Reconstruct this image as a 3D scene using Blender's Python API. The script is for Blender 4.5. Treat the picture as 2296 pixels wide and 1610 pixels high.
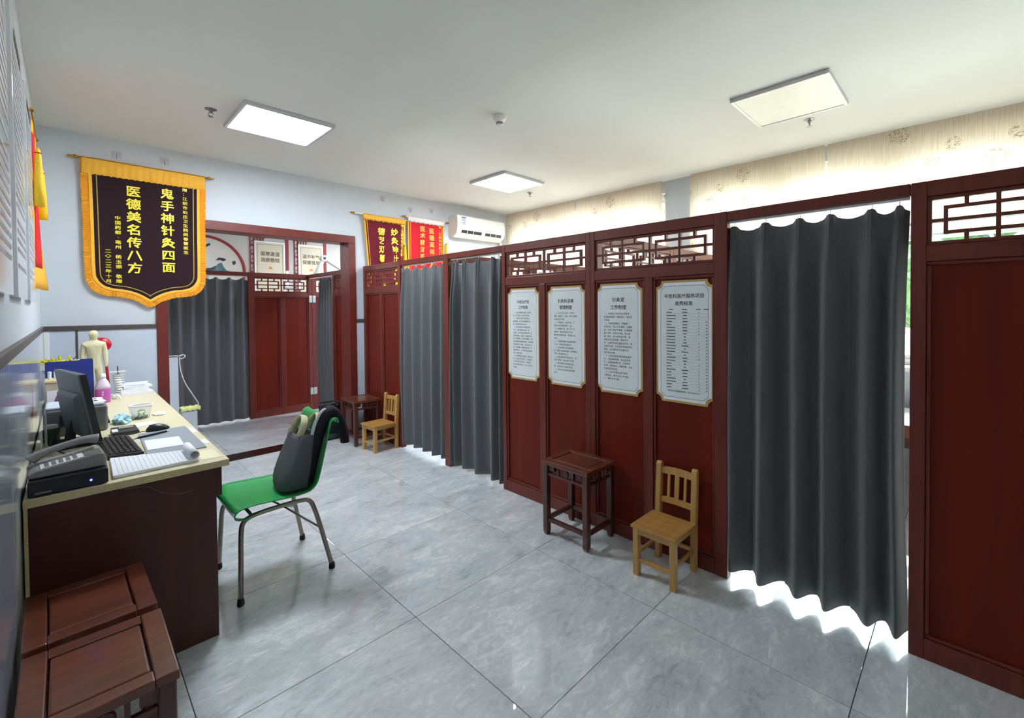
import bpy, bmesh, math, random
from mathutils import Matrix, Vector
random.seed(7)
PI = math.pi
for o in list(bpy.data.objects): bpy.data.objects.remove(o)
scene = bpy.context.scene
COL = scene.collection

# ------------------------------------------------------------------ camera
CAM_H = 1.45
def cam_rot(yaw, pitch, roll):
    cy, sy = math.cos(yaw), math.sin(yaw)
    f = Vector((sy, cy, 0)); r = Vector((cy, -sy, 0)); u = Vector((0, 0, 1))
    cp, sp = math.cos(pitch), math.sin(pitch)
    f, u = cp*f + sp*u, -sp*f + cp*u
    cr, sr = math.cos(roll), math.sin(roll)
    r, u = cr*r + sr*u, -sr*r + cr*u
    return r, u, f
F_PX, CX, CY = 1006.268, 1243.0, 707.96
r_, u_, f_ = cam_rot(0.8272640, -0.0181095, -0.0075722)
cam = bpy.data.cameras.new('camera')
cam.sensor_width = 36; cam.lens = F_PX*36/2296
cam.shift_x = -(CX-1148)/2296; cam.shift_y = -(805-CY)/2296
cam.clip_start = 0.02
cam_o = bpy.data.objects.new('camera', cam); COL.objects.link(cam_o)
M = Matrix.Identity(4)
for i in range(3):
    M[i][0], M[i][1], M[i][2] = r_[i], u_[i], -f_[i]
M[2][3] = CAM_H
cam_o.matrix_world = M
scene.camera = cam_o

# ------------------------------------------------------------------ light
vs = scene.view_settings
vs.view_transform = 'Standard'; vs.look = 'None'; vs.gamma = 1; vs.use_curve_mapping = False
vs.exposure = 1.36
world = bpy.data.worlds.new('daylight'); scene.world = world; world.use_nodes = True
bg = world.node_tree.nodes['Background']
bg.inputs['Color'].default_value = (0.86, 0.94, 1.0, 1); bg.inputs['Strength'].default_value = 7.6
sun = bpy.data.lights.new('sun', 'SUN'); sun.energy = 9; sun.angle = math.radians(0.6); sun.color = (1, 0.93, 0.82)
sun_o = bpy.data.objects.new('sun', sun); COL.objects.link(sun_o)
sun_o.rotation_euler = Vector((-1, -0.23, -1.25)).to_track_quat('-Z', 'Y').to_euler()
sun_o.location = (12, 3, 12)
cy_ = scene.cycles
cy_.use_denoising = True
try: cy_.denoiser = 'OPENIMAGEDENOISE'
except Exception: pass
cy_.max_bounces = 10; cy_.diffuse_bounces = 6; cy_.glossy_bounces = 5; cy_.transmission_bounces = 8; cy_.transparent_max_bounces = 12
cy_.sample_clamp_indirect = 8

# ------------------------------------------------------------------ materials
def lin(c):
    return tuple(((v/255)/12.92 if v/255 <= 0.04045 else ((v/255+0.055)/1.055)**2.4) for v in c)
MATS = {}
def new_mat(name):
    m = bpy.data.materials.new(name); m.use_nodes = True
    nt = m.node_tree; b = nt.nodes['Principled BSDF']
    MATS[name] = m
    return m, nt, b
def N(nt, t, **kw):
    n = nt.nodes.new(t)
    for k, v in kw.items(): setattr(n, k, v)
    return n
def ramp(nt, fac, stops):
    r = N(nt, 'ShaderNodeValToRGB')
    e = r.color_ramp.elements
    e[0].position, e[0].color = stops[0][0], (*stops[0][1], 1)
    e[1].position, e[1].color = stops[-1][0], (*stops[-1][1], 1)
    for p, c in stops[1:-1]:
        x = e.new(p); x.color = (*c, 1)
    nt.links.new(fac, r.inputs['Fac'])
    return r.outputs['Color']
def coords(nt, kind='Object', scale=(1, 1, 1)):
    t = N(nt, 'ShaderNodeTexCoord'); mp = N(nt, 'ShaderNodeMapping')
    mp.inputs['Scale'].default_value = scale
    nt.links.new(t.outputs[kind], mp.inputs['Vector'])
    return mp.outputs['Vector']
def noise(nt, vec, scale=5, detail=4, rough=0.5, dist=0):
    n = N(nt, 'ShaderNodeTexNoise')
    n.inputs['Scale'].default_value = scale; n.inputs['Detail'].default_value = detail
    n.inputs['Roughness'].default_value = rough; n.inputs['Distortion'].default_value = dist
    if vec is not None: nt.links.new(vec, n.inputs['Vector'])
    return n.outputs['Fac']
def bump(nt, b, h, strength=0.2, dist=0.002):
    n = N(nt, 'ShaderNodeBump'); n.inputs['Strength'].default_value = strength; n.inputs['Distance'].default_value = dist
    nt.links.new(h, n.inputs['Height']); nt.links.new(n.outputs['Normal'], b.inputs['Normal'])
def plain(name, rgb, rough=0.5, metal=0, var=0.06, nscale=30, coat=0, bmp=0, spec=0.5):
    m, nt, b = new_mat(name)
    c = lin(rgb)
    v = coords(nt)
    f = noise(nt, v, nscale, 3)
    lo = tuple(x*(1-var) for x in c); hi = tuple(min(1, x*(1+var)) for x in c)
    nt.links.new(ramp(nt, f, [(0.3, lo), (0.7, hi)]), b.inputs['Base Color'])
    b.inputs['Roughness'].default_value = rough; b.inputs['Metallic'].default_value = metal
    b.inputs['Coat Weight'].default_value = coat; b.inputs['Coat Roughness'].default_value = 0.08
    b.inputs['Specular IOR Level'].default_value = spec
    if bmp: bump(nt, b, f, bmp)
    return m
def wood(name, c1, c2, axis=2, rough=0.4, coat=0.3, scale=22):
    m, nt, b = new_mat(name)
    sc = [scale, scale, scale]; sc[axis] = scale*0.06
    v = coords(nt, 'Object', sc)
    f = noise(nt, v, 1.2, 6, 0.6, 0.6)
    nt.links.new(ramp(nt, f, [(0.3, lin(c1)), (0.72, lin(c2))]), b.inputs['Base Color'])
    b.inputs['Roughness'].default_value = rough; b.inputs['Coat Weight'].default_value = coat; b.inputs['Coat Roughness'].default_value = 0.15
    bump(nt, b, f, 0.08, 0.001)
    return m
def emis(name, rgb, strength):
    m, nt, b = new_mat(name)
    b.inputs['Base Color'].default_value = (*lin(rgb), 1)
    b.inputs['Emission Color'].default_value = (*lin(rgb), 1); b.inputs['Emission Strength'].default_value = strength
    return m

plain('wall_paint', (203, 209, 215), 0.75, var=0.015, nscale=4, spec=0.25)
plain('ceiling_paint', (216, 217, 213), 0.85, var=0.012, nscale=3, spec=0.2)
plain('back_room_paint', (190, 183, 174), 0.75, var=0.02, nscale=4)
plain('wainscot', (198, 208, 220), 0.22, var=0.02, nscale=6)
plain('rail_dark', (84, 76, 74), 0.4, var=0.15, nscale=60)
plain('jamb_red', (108, 40, 34), 0.38, var=0.12, nscale=12, coat=0.1)
wood('screen_wood', (96, 30, 18), (118, 42, 26), 2, 0.42, 0.06)
wood('screen_board', (96, 20, 6), (114, 29, 10), 2, 0.5, 0.0, 9)
MATS['screen_board'].node_tree.nodes['Principled BSDF'].inputs['Specular IOR Level'].default_value = 0.25
wood('stool_wood', (64, 26, 18), (92, 44, 30), 2, 0.33, 0.35)
wood('stool_top', (80, 35, 21), (118, 58, 36), 1, 0.3, 0.4)
wood('desk_red', (62, 18, 12), (80, 26, 18), 2, 0.5, 0.05, 8)
wood('pine', (180, 134, 68), (206, 162, 92), 2, 0.42, 0.3)
wood('pine_seat', (172, 120, 54), (200, 150, 78), 1, 0.4, 0.3)
plain('desk_laminate', (222, 212, 176), 0.4, var=0.03, nscale=50)
plain('desk_edge', (206, 190, 142), 0.45, var=0.08, nscale=80)
plain('white_plastic', (236, 236, 234), 0.35, var=0.01)
plain('cream_plastic', (226, 222, 212), 0.4, var=0.02)
plain('device_white', (206, 214, 222), 0.4, var=0.02)
plain('black_plastic', (22, 22, 24), 0.35, var=0.1)
plain('dark_plastic', (52, 54, 56), 0.45, var=0.06)
plain('key_black', (44, 40, 42), 0.5, var=0.05)
plain('grey_plastic', (112, 114, 116), 0.5, var=0.04)
plain('phone_grey', (140, 138, 136), 0.42, var=0.05)
plain('monitor_back', (86, 92, 94), 0.42, var=0.05)
plain('lcd', (120, 128, 112), 0.2)
plain('paper', (238, 240, 244), 0.85, var=0.012)
plain('cream_paper', (240, 232, 196), 0.85, var=0.02)
plain('tissue', (244, 240, 228), 0.9, var=0.02)
plain('mat_grey', (150, 156, 162), 0.7, var=0.04)
plain('ink', (48, 44, 46), 0.8)
plain('ink_soft', (120, 118, 118), 0.85)
plain('ink_brown', (84, 72, 52), 0.8)
plain('gold_print', (196, 164, 100), 0.5, var=0.04)
plain('sheet_white', (248, 251, 255), 0.35, var=0.01)
plain('sheet_tint', (236, 243, 244), 0.35, var=0.02)
plain('blue_plastic', (34, 52, 136), 0.4, var=0.08)
plain('red_plastic', (196, 14, 44), 0.35, var=0.05)
plain('figure_cream', (226, 218, 178), 0.45, var=0.06)
plain('figure_mark', (150, 120, 80), 0.6)
plain('yellow_leaf', (214, 206, 40), 0.5, var=0.2)
plain('green_leaf', (40, 90, 50), 0.5, var=0.2)
plain('bottle_cap', (236, 232, 240), 0.35)
plain('carton', (188, 176, 160), 0.7, var=0.12, nscale=60)
plain('carton_edge', (214, 196, 150), 0.7, var=0.05)
plain('carton_brown', (128, 96, 56), 0.7, var=0.15, nscale=60)
plain('logo_green', (86, 164, 44), 0.5)
plain('logo_teal', (46, 84, 96), 0.5)
plain('mask_blue', (176, 214, 224), 0.6, var=0.25, nscale=40)
plain('chair_green', (34, 164, 82), 0.3, var=0.04, coat=0.2)
plain('tube_metal', (150, 142, 130), 0.35, 0.85, var=0.08)
plain('rubber', (20, 20, 22), 0.6)
plain('tote_grey', (92, 94, 100), 0.85, var=0.1, nscale=200, bmp=0.3)
plain('navy_cloth', (24, 22, 38), 0.9, var=0.15, nscale=200, bmp=0.3)
plain('white_cloth', (216, 218, 224), 0.9, var=0.03)
plain('cream_cloth', (222, 218, 176), 0.9, var=0.06)
plain('brass', (196, 146, 52), 0.25, 1.0, var=0.1)
plain('steel', (150, 150, 152), 0.3, 1.0, var=0.08)
plain('hinge_steel', (206, 200, 190), 0.35, 0.7, var=0.06)
plain('velvet_dark', (36, 10, 20), 0.95, var=0.15, nscale=80)
plain('velvet_maroon', (108, 10, 34), 0.9, var=0.2, nscale=6)
plain('velvet_red', (206, 22, 38), 0.9, var=0.08, nscale=30)
plain('fringe_gold', (255, 184, 56), 0.7, var=0.14, nscale=160, bmp=0.5)
plain('fringe_yellow', (240, 196, 40), 0.7, var=0.14, nscale=160, bmp=0.5)
plain('satin_white', (236, 226, 222), 0.6, var=0.08, nscale=60)
plain('letter_gold', (246, 226, 60), 0.5)
plain('letter_orange', (250, 176, 70), 0.5)
plain('line_gold', (186, 156, 70), 0.45)
plain('cord_white', (232, 228, 220), 0.6)
plain('cord_black', (18, 18, 20), 0.6)
plain('acrylic_board', (226, 228, 234), 0.06, var=0.01, coat=0.4)
plain('acrylic_edge', (186, 186, 196), 0.3)
plain('ink_pale', (178, 178, 184), 0.6)
plain('cloth_lime', (222, 226, 150), 0.9, var=0.08)
plain('bin_mesh', (30, 34, 34), 0.5, 0.3)
plain('bin_green', (16, 60, 52), 0.5)
plain('threshold_stone', (40, 18, 18), 0.2, var=0.3, nscale=40)
plain('grout', (70, 74, 78), 0.8)
plain('window_frame', (226, 230, 234), 0.4, var=0.01)
plain('sill_stone', (224, 224, 220), 0.12, var=0.03, nscale=12)
plain('paint_scene_paper', (190, 182, 170), 0.85, var=0.03, nscale=8)
plain('poster_cream', (206, 194, 168), 0.8, var=0.02)
plain('ink_teal', (70, 98, 104), 0.85, var=0.3, nscale=9)
plain('ink_dark_teal', (44, 58, 60), 0.85, var=0.3, nscale=9)
plain('poster_red', (132, 34, 28), 0.6)
plain('orange_print', (214, 130, 70), 0.7)
plain('leather_brown', (120, 70, 50), 0.5)
plain('sheet_bed', (214, 218, 226), 0.85, var=0.03)
plain('tree_bark', (90, 76, 60), 0.9, var=0.2)
plain('outside_ground', (150, 148, 140), 0.9, var=0.1)
plain('light_off', (226, 226, 216), 0.35, var=0.03, nscale=25)
plain('alu_frame', (196, 198, 200), 0.35, 0.4, var=0.02)
emis('led_panel', (234, 244, 255), 24)
emis('blue_led', (40, 60, 255), 12)

# floor tile: grey marbled porcelain, polished, pattern offset for every tile
m, nt, b = new_mat('floor_tile')
geo = N(nt, 'ShaderNodeNewGeometry'); oi = N(nt, 'ShaderNodeObjectInfo')
mu = N(nt, 'ShaderNodeVectorMath', operation='SCALE'); mu.inputs['Scale'].default_value = 37.0
cmb = N(nt, 'ShaderNodeCombineXYZ')
for k in range(3): nt.links.new(oi.outputs['Random'], cmb.inputs[k])
nt.links.new(cmb.outputs[0], mu.inputs[0])
ad = N(nt, 'ShaderNodeVectorMath', operation='ADD')
nt.links.new(geo.outputs['Position'], ad.inputs[0]); nt.links.new(mu.outputs[0], ad.inputs[1])
mpv = N(nt, 'ShaderNodeMapping'); mpv.inputs['Rotation'].default_value = (0, 0, 0.9); mpv.inputs['Scale'].default_value = (1, 2.0, 1)
nt.links.new(ad.outputs[0], mpv.inputs['Vector'])
f1 = noise(nt, mpv.outputs[0], 2.0, 8, 0.62, 1.2)
f2 = noise(nt, mpv.outputs[0], 11.0, 10, 0.75, 1.5)
mx = N(nt, 'ShaderNodeMath', operation='MULTIPLY_ADD'); mx.inputs[1].default_value = 0.5
nt.links.new(f1, mx.inputs[0]); 
h2 = N(nt, 'ShaderNodeMath', operation='MULTIPLY'); h2.inputs[1].default_value = 0.5
nt.links.new(f2, h2.inputs[0]); nt.links.new(h2.outputs[0], mx.inputs[2])
nt.links.new(ramp(nt, mx.outputs[0], [(0.37, lin((176, 183, 187))), (0.46, lin((211, 217, 220))), (0.53, lin((224, 229, 232))), (0.61, lin((253, 254, 254)))]), b.inputs['Base Color'])
b.inputs['Roughness'].default_value = 0.3
b.inputs['Specular IOR Level'].default_value = 0.5
b.inputs['Coat Weight'].default_value = 1.0; b.inputs['Coat IOR'].default_value = 1.6; b.inputs['Coat Roughness'].default_value = 0.04

# curtain cloth: charcoal weave
def cloth(name, rgb):
    m, nt, b = new_mat(name)
    v = coords(nt, 'Object')
    w1 = N(nt, 'ShaderNodeTexWave'); w1.inputs['Scale'].default_value = 240; w1.bands_direction = 'Z'
    nt.links.new(v, w1.inputs['Vector'])
    f = noise(nt, v, 260, 2)
    c = lin(rgb)
    nt.links.new(ramp(nt, f, [(0.3, tuple(x*0.8 for x in c)), (0.7, tuple(x*1.15 for x in c))]), b.inputs['Base Color'])
    b.inputs['Roughness'].default_value = 0.85
    b.inputs['Sheen Weight'].default_value = 0.3; b.inputs['Sheen Roughness'].default_value = 0.5
    bump(nt, b, w1.outputs['Fac'], 0.15, 0.0006)
cloth('curtain_grey', (95, 96, 98))

# blind: cream cloth with brush marks, lets daylight through
m, nt, b = new_mat('blind_cloth')
v = coords(nt, 'Object')
wv = noise(nt, coords(nt, 'Object', (60, 60, 2)), 3, 3)
vor = N(nt, 'ShaderNodeTexVoronoi'); vor.inputs['Scale'].default_value = 4.2
nt.links.new(v, vor.inputs['Vector'])
strk = noise(nt, coords(nt, 'Object', (9, 16, 24)), 2.0, 5, 0.7, 2.0)
lt = N(nt, 'ShaderNodeMath', operation='LESS_THAN'); lt.inputs[1].default_value = 0.30
nt.links.new(vor.outputs['Distance'], lt.inputs[0])
gt = N(nt, 'ShaderNodeMath', operation='GREATER_THAN'); gt.inputs[1].default_value = 0.535
nt.links.new(strk, gt.inputs[0])
mk = N(nt, 'ShaderNodeMath', operation='MULTIPLY'); nt.links.new(lt.outputs[0], mk.inputs[0]); nt.links.new(gt.outputs[0], mk.inputs[1])
base = ramp(nt, wv, [(0.3, lin((212, 196, 176))), (0.7, lin((230, 217, 198)))])
mixc = N(nt, 'ShaderNodeMix', data_type='RGBA'); mixc.inputs['B'].default_value = (*lin((140, 112, 78)), 1)
mm = N(nt, 'ShaderNodeMath', operation='MULTIPLY'); mm.inputs[1].default_value = 0.75; nt.links.new(mk.outputs[0], mm.inputs[0])
nt.links.new(mm.outputs[0], mixc.inputs['Factor']); nt.links.new(base, mixc.inputs['A'])
dif = N(nt, 'ShaderNodeBsdfDiffuse'); tr = N(nt, 'ShaderNodeBsdfTranslucent'); ms = N(nt, 'ShaderNodeMixShader'); ms.inputs[0].default_value = 0.42
nt.links.new(mixc.outputs['Result'], dif.inputs['Color']); nt.links.new(mixc.outputs['Result'], tr.inputs['Color'])
nt.links.new(dif.outputs[0], ms.inputs[1]); nt.links.new(tr.outputs[0], ms.inputs[2])
nt.links.new(ms.outputs[0], nt.nodes['Material Output'].inputs['Surface'])

def glassy(name, tint, fac):
    m, nt, b = new_mat(name)
    t = N(nt, 'ShaderNodeBsdfTransparent'); t.inputs['Color'].default_value = (*tint, 1)
    g = N(nt, 'ShaderNodeBsdfGlossy'); g.inputs['Roughness'].default_value = 0.05
    fr = N(nt, 'ShaderNodeLayerWeight'); fr.inputs['Blend'].default_value = fac
    ms = N(nt, 'ShaderNodeMixShader')
    nt.links.new(fr.outputs['Fresnel'], ms.inputs[0]); nt.links.new(t.outputs[0], ms.inputs[1]); nt.links.new(g.outputs[0], ms.inputs[2])
    nt.links.new(ms.outputs[0], nt.nodes['Material Output'].inputs['Surface'])
glassy('window_glass', (0.93, 0.97, 0.96), 0.15)
def frosty(name, rgb, fac):
    m, nt, b = new_mat(name)
    b.inputs['Base Color'].default_value = (*lin(rgb), 1); b.inputs['Roughness'].default_value = 0.25
    t = N(nt, 'ShaderNodeBsdfTransparent'); ms = N(nt, 'ShaderNodeMixShader'); ms.inputs[0].default_value = fac
    nt.links.new(t.outputs[0], ms.inputs[1]); nt.links.new(b.outputs[0], ms.inputs[2])
    nt.links.new(ms.outputs[0], nt.nodes['Material Output'].inputs['Surface'])
frosty('clear_plastic', (236, 240, 238), 0.32)
glassy('plastic_wrap', (0.9, 0.92, 0.92), 0.45)
m, nt, b = new_mat('pink_liquid')
b.inputs['Base Color'].default_value = (*lin((214, 96, 190)), 1); b.inputs['Roughness'].default_value = 0.15; b.inputs['Transmission Weight'].default_value = 0.25
nt.links.new(ramp(nt, noise(nt, coords(nt), 6), [(0.3, lin((196, 84, 176))), (0.7, lin((224, 112, 200)))]), b.inputs['Base Color'])
m, nt, b = new_mat('bottle_frost')
b.inputs['Roughness'].default_value = 0.3
nt.links.new(ramp(nt, noise(nt, coords(nt), 6), [(0.3, lin((222, 204, 226))), (0.7, lin((238, 226, 240)))]), b.inputs['Base Color'])
plain('purple_bottle', (150, 70, 120), 0.3)
# foliage outside
m, nt, b = new_mat('foliage')
nt.links.new(ramp(nt, noise(nt, coords(nt), 9, 4), [(0.3, lin((16, 40, 18))), (0.7, lin((66, 96, 48)))]), b.inputs['Base Color'])
b.inputs['Roughness'].default_value = 0.7
# left-wall wainscot: polished light grey panels
m, nt, b = new_mat('wainscot_gloss')
nt.links.new(ramp(nt, noise(nt, coords(nt, 'Object', (1, 3, 8)), 3, 6, 0.6, 0.6), [(0.3, lin((160, 168, 180))), (0.7, lin((188, 195, 206)))]), b.inputs['Base Color'])
b.inputs['Roughness'].default_value = 0.09; b.inputs['Specular IOR Level'].default_value = 0.7

# ------------------------------------------------------------------ helpers
def tag(o, label=None, cat=None, group=None, kind=None):
    if label: o['label'] = label
    if cat: o['category'] = cat
    if group: o['group'] = group
    if kind: o['kind'] = kind
    return o
def thing(name, label, cat, loc=(0, 0, 0), rotz=0, group=None):
    o = bpy.data.objects.new(name, None); COL.objects.link(o)
    o.empty_display_size = 0.05
    o.location = loc; o.rotation_euler = (0, 0, rotz)
    return tag(o, label, cat, group)
def link(name, me, mat, parent=None, smooth=False):
    if mat is not None and not me.materials: me.materials.append(MATS[mat])
    o = bpy.data.objects.new(name, me); COL.objects.link(o)
    if parent: o.parent = parent
    if smooth:
        for p in me.polygons: p.use_smooth = True
    return o
def obj(name, bm, mat, parent=None, bevel=0, smooth=False, seg=2):
    bmesh.ops.recalc_face_normals(bm, faces=bm.faces)
    me = bpy.data.meshes.new(name); bm.to_mesh(me); bm.free()
    o = link(name, me, mat, parent, smooth)
    if bevel:
        md = o.modifiers.new('bevel', 'BEVEL'); md.width = bevel; md.segments = seg; md.limit_method = 'ANGLE'; md.angle_limit = 0.6
    return o
def struct(name, bm, mat, parent=None, **kw):
    o = obj(name, bm, mat, parent, **kw)
    if parent is None: o['kind'] = 'structure'
    return o
def B(): return bmesh.new()
def box(x0, x1, y0, y1, z0, z1, bm=None):
    bm = bm or B()
    if x0 > x1: x0, x1 = x1, x0
    if y0 > y1: y0, y1 = y1, y0
    if z0 > z1: z0, z1 = z1, z0
    vs = [bm.verts.new(p) for p in ((x0,y0,z0),(x1,y0,z0),(x1,y1,z0),(x0,y1,z0),(x0,y0,z1),(x1,y0,z1),(x1,y1,z1),(x0,y1,z1))]
    for f in ((0,3,2,1),(4,5,6,7),(0,1,5,4),(1,2,6,5),(2,3,7,6),(3,0,4,7)): bm.faces.new([vs[i] for i in f])
    return bm
def hexa(bot, top, bm=None):
    bm = bm or B()
    v = [bm.verts.new(p) for p in list(bot)+list(top)]
    n = len(bot)
    bm.faces.new(v[:n][::-1]); bm.faces.new(v[n:])
    for i in range(n):
        j = (i+1) % n
        bm.faces.new([v[i], v[j], v[n+j], v[n+i]])
    return bm
def tube(pts, r, bm=None, n=10, closed=False, radii=None, flat=None):
    bm = bm or B()
    P = [Vector(p) for p in pts]; m = len(P)
    rings = []; up = None
    for i, p in enumerate(P):
        if closed: d = (P[(i+1) % m]-P[i-1]).normalized()
        else: d = (P[min(i+1, m-1)]-P[max(i-1, 0)]).normalized()
        if up is None: up = Vector((0, 0, 1)) if abs(d.z) < 0.9 else Vector((1, 0, 0))
        s = d.cross(up).normalized(); up = s.cross(d).normalized()
        rr = radii[i] if radii else r
        fl = flat if flat else 1
        rings.append([bm.verts.new(p+(s*math.cos(a)*rr*fl+up*math.sin(a)*rr)) for a in [2*PI*k/n for k in range(n)]])
    for i in range(m if closed else m-1):
        a, b_ = rings[i], rings[(i+1) % m]
        for k in range(n): bm.faces.new([a[k], a[(k+1) % n], b_[(k+1) % n], b_[k]])
    if not closed:
        bm.faces.new(rings[0][::-1]); bm.faces.new(rings[-1])
    return bm
def lathe(prof, bm=None, n=20, c=(0, 0, 0), sx=1, sy=1):
    bm = bm or B(); rings = []
    for r, z in prof:
        rings.append([bm.verts.new((c[0]+sx*max(r, 1e-4)*math.cos(2*PI*k/n), c[1]+sy*max(r, 1e-4)*math.sin(2*PI*k/n), c[2]+z)) for k in range(n)])
    for a, b_ in zip(rings, rings[1:]):
        for k in range(n): bm.faces.new([a[k], a[(k+1) % n], b_[(k+1) % n], b_[k]])
    bm.faces.new(rings[0][::-1]); bm.faces.new(rings[-1])
    return bm
def prism(poly, w0, w1, bm=None):
    """poly: (u,z) outline in a wall plane, extruded in depth w0..w1 (local y)"""
    return hexa([(u, w0, z) for u, z in poly], [(u, w1, z) for u, z in poly], bm)
def prism_z(poly, z0, z1, bm=None):
    return hexa([(x, y, z0) for x, y in poly], [(x, y, z1) for x, y in poly], bm)
def smooth_path(pts, k=6):
    P = [Vector(p) for p in pts]; out = []
    for i in range(len(P)-1):
        p0, p1, p2, p3 = P[max(i-1, 0)], P[i], P[i+1], P[min(i+2, len(P)-1)]
        for s in range(k):
            t = s/k
            out.append(0.5*((2*p1)+(-p0+p2)*t+(2*p0-5*p1+4*p2-p3)*t*t+(-p0+3*p1-3*p2+p3)*t**3))
    out.append(P[-1]); return out
def text_bm(s, size, bold=0.0, align='CENTER', line=1.0, res=1, sx=1.0):
    """flat letters as a mesh in the wall plane: u right, z up; bold thickens by shifted copies"""
    cu = bpy.data.curves.new('t', 'FONT'); cu.body = s; cu.size = size; cu.align_x = align; cu.resolution_u = res
    cu.space_line = line; cu.fill_mode = 'FRONT'
    o = bpy.data.objects.new('t', cu); COL.objects.link(o)
    dg = bpy.context.evaluated_depsgraph_get(); dg.update()
    me = bpy.data.meshes.new_from_object(o.evaluated_get(dg), depsgraph=dg)
    bm = B()
    d = bold*size*0.6
    for k, (a, b_) in enumerate(((0, 0), (d, d), (-d, d), (d, -d), (-d, -d)) if bold > 0.015 else ((0, 0),)):
        n0 = len(bm.verts); bm.from_mesh(me); bm.verts.ensure_lookup_table()
        for v in bm.verts[n0:]: v.co = Vector(((v.co.x+a)*sx, 0.00002*k, v.co.y+b_))
    bpy.data.objects.remove(o); bpy.data.curves.remove(cu); bpy.data.meshes.remove(me)
    return bm
def add_text(bm_dst, s, size, u, z, w, **kw):
    t = text_bm(s, size, **kw)
    for v in t.verts: v.co += Vector((u, w, z))
    me = bpy.data.meshes.new('t'); t.to_mesh(me); t.free(); bm_dst.from_mesh(me); bpy.data.meshes.remove(me)
def flat(o_bm, name, mat, parent):
    me = bpy.data.meshes.new(name); o_bm.to_mesh(me); o_bm.free()
    return link(name, me, mat, parent)
def column(bm, s, size, u, ztop, w, step=1.08, **kw):
    for i, ch in enumerate(s):
        if ch != ' ': add_text(bm, ch, size, u, ztop-(i+0.85)*size*step, w, **kw)
def copy_tree(o, parent=None):
    c = o.copy(); COL.objects.link(c); c.parent = parent
    for ch in list(o.children): copy_tree(ch, c)
    return c
# ------------------------------------------------------------------ the room
XL, XR, YB, YF, YN, ZC = -0.132, 4.606, -1.6, 5.20, 5.40, 2.867
XNL, YE = -0.9, 8.8
# floor: grout bed with one object for every 800 mm tile
floor = struct('floor', box(XNL, XR, YB, YE, -0.06, -0.004), 'grout')
def tile_bm(w, d, g=0.0016, c=0.0012, h=0.006):
    bm = B()
    lo = [(g, g), (w-g, g), (w-g, d-g), (g, d-g)]
    hi = [(g+c, g+c), (w-g-c, g+c), (w-g-c, d-g-c), (g+c, d-g-c)]
    r0 = [bm.verts.new((x, y, -h)) for x, y in lo]; r1 = [bm.verts.new((x, y, -c*0.5)) for x, y in lo]; r2 = [bm.verts.new((x, y, 0)) for x, y in hi]
    for a, b_ in ((r0, r1), (r1, r2)):
        for i in range(4): bm.faces.new([a[i], a[(i+1) % 4], b_[(i+1) % 4], b_[i]])
    bm.faces.new(r2)
    return bm
TS = 0.8005; TX0, TY0 = 1.0865, 1.899
full_tile = None
def add_tile(x0, x1, y0, y1):
    global full_tile
    w, d = x1-x0, y1-y0
    if w < 0.03 or d < 0.03: return
    if abs(w-TS) < 1e-6 and abs(d-TS) < 1e-6 and full_tile:
        o = full_tile.copy(); COL.objects.link(o); o.location = (x0, y0, 0); return
    o = obj('floor_tile', tile_bm(w, d), 'floor_tile', floor); o.location = (x0, y0, 0)
    if abs(w-TS) < 1e-6 and abs(d-TS) < 1e-6: full_tile = o
for i in range(-4, 7):
    for j in range(-6, 11):
        x0, y0 = TX0+i*TS, TY0+j*TS
        for (rx0, rx1, ry0, ry1) in ((XL, XR, YB, YF), (XNL, XR, YN, YE)):
            a0, a1, b0, b1 = max(x0, rx0), min(x0+TS, rx1), max(y0, ry0), min(y0+TS, ry1)
            if a1 > a0 and b1 > b0: add_tile(a0, a1, b0, b1)
struct('trim_1', box(0.5, 2.30, 5.18, 5.415, -0.004, 0.004), 'threshold_stone', bevel=0.004)
struct('ceiling', box(XNL-0.2, XR+0.2, YB-0.2, YE+0.2, ZC, ZC+0.12), 'ceiling_paint')

wl = struct('wall_left', box(XL-0.18, XL, YB-0.2, YF, -0.06, ZC), 'wall_paint')
y = YB
seams = [-0.97, -0.35, 0.27, 0.89, 1.51, 2.13, 2.75, 3.37, 3.99, 4.61, YF]
for s_ in seams:
    obj('wainscot_panel', box(XL, XL+0.012, y+0.0015, s_-0.0015, 0, 1.2985), 'wainscot_gloss', wl, bevel=0.001, seg=1); y = s_
bm = box(XL, XR, YF, YN, ZC, 2.284); box(XL, 0.537, YF, YN, -0.06, 2.284, bm); box(2.256, XR, YF, YN, -0.06, 2.284, bm)
wf = struct('wall_far', bm, 'wall_paint')
for a, b_ in ((XL+0.012, 0.047), (0.0585, 0.530), (2.264, 2.85), (2.852, 3.45), (3.452, 4.05), (4.052, XR)):
    obj('wainscot_panel', box(a, b_, YF-0.012, YF, 0, 1.2985), 'wainscot', wf, bevel=0.001, seg=1)
obj('seam_strip', box(0.047, 0.0585, YF-0.016, YF, 0, 1.2985), 'rail_dark', wf)
struct('trim_2', box(XL, XL+0.016, YB, YF-0.026, 1.2985, 1.335), 'rail_dark', bevel=0.004)
struct('trim_3', box(XL, 0.530, YF-0.024, YF, 1.2985, 1.335), 'rail_dark', bevel=0.004)
struct('trim_4', box(2.264, XR, YF-0.024, YF, 1.2985, 1.335), 'rail_dark', bevel=0.004)
struct('wall_back', box(XL-0.18, XR+0.2, YB-0.2, YB, -0.06, ZC), 'wall_paint')
struct('wall_next_left', box(XNL-0.2, XNL, YN, YE+0.2, -0.06, ZC), 'back_room_paint')
struct('wall_next_far', box(XNL-0.2, XR+0.2, YE, YE+0.2, -0.06, ZC), 'back_room_paint')
struct('wall_next_front', box(XNL-0.2, XL, YF, YN, -0.06, ZC), 'back_room_paint')
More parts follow.
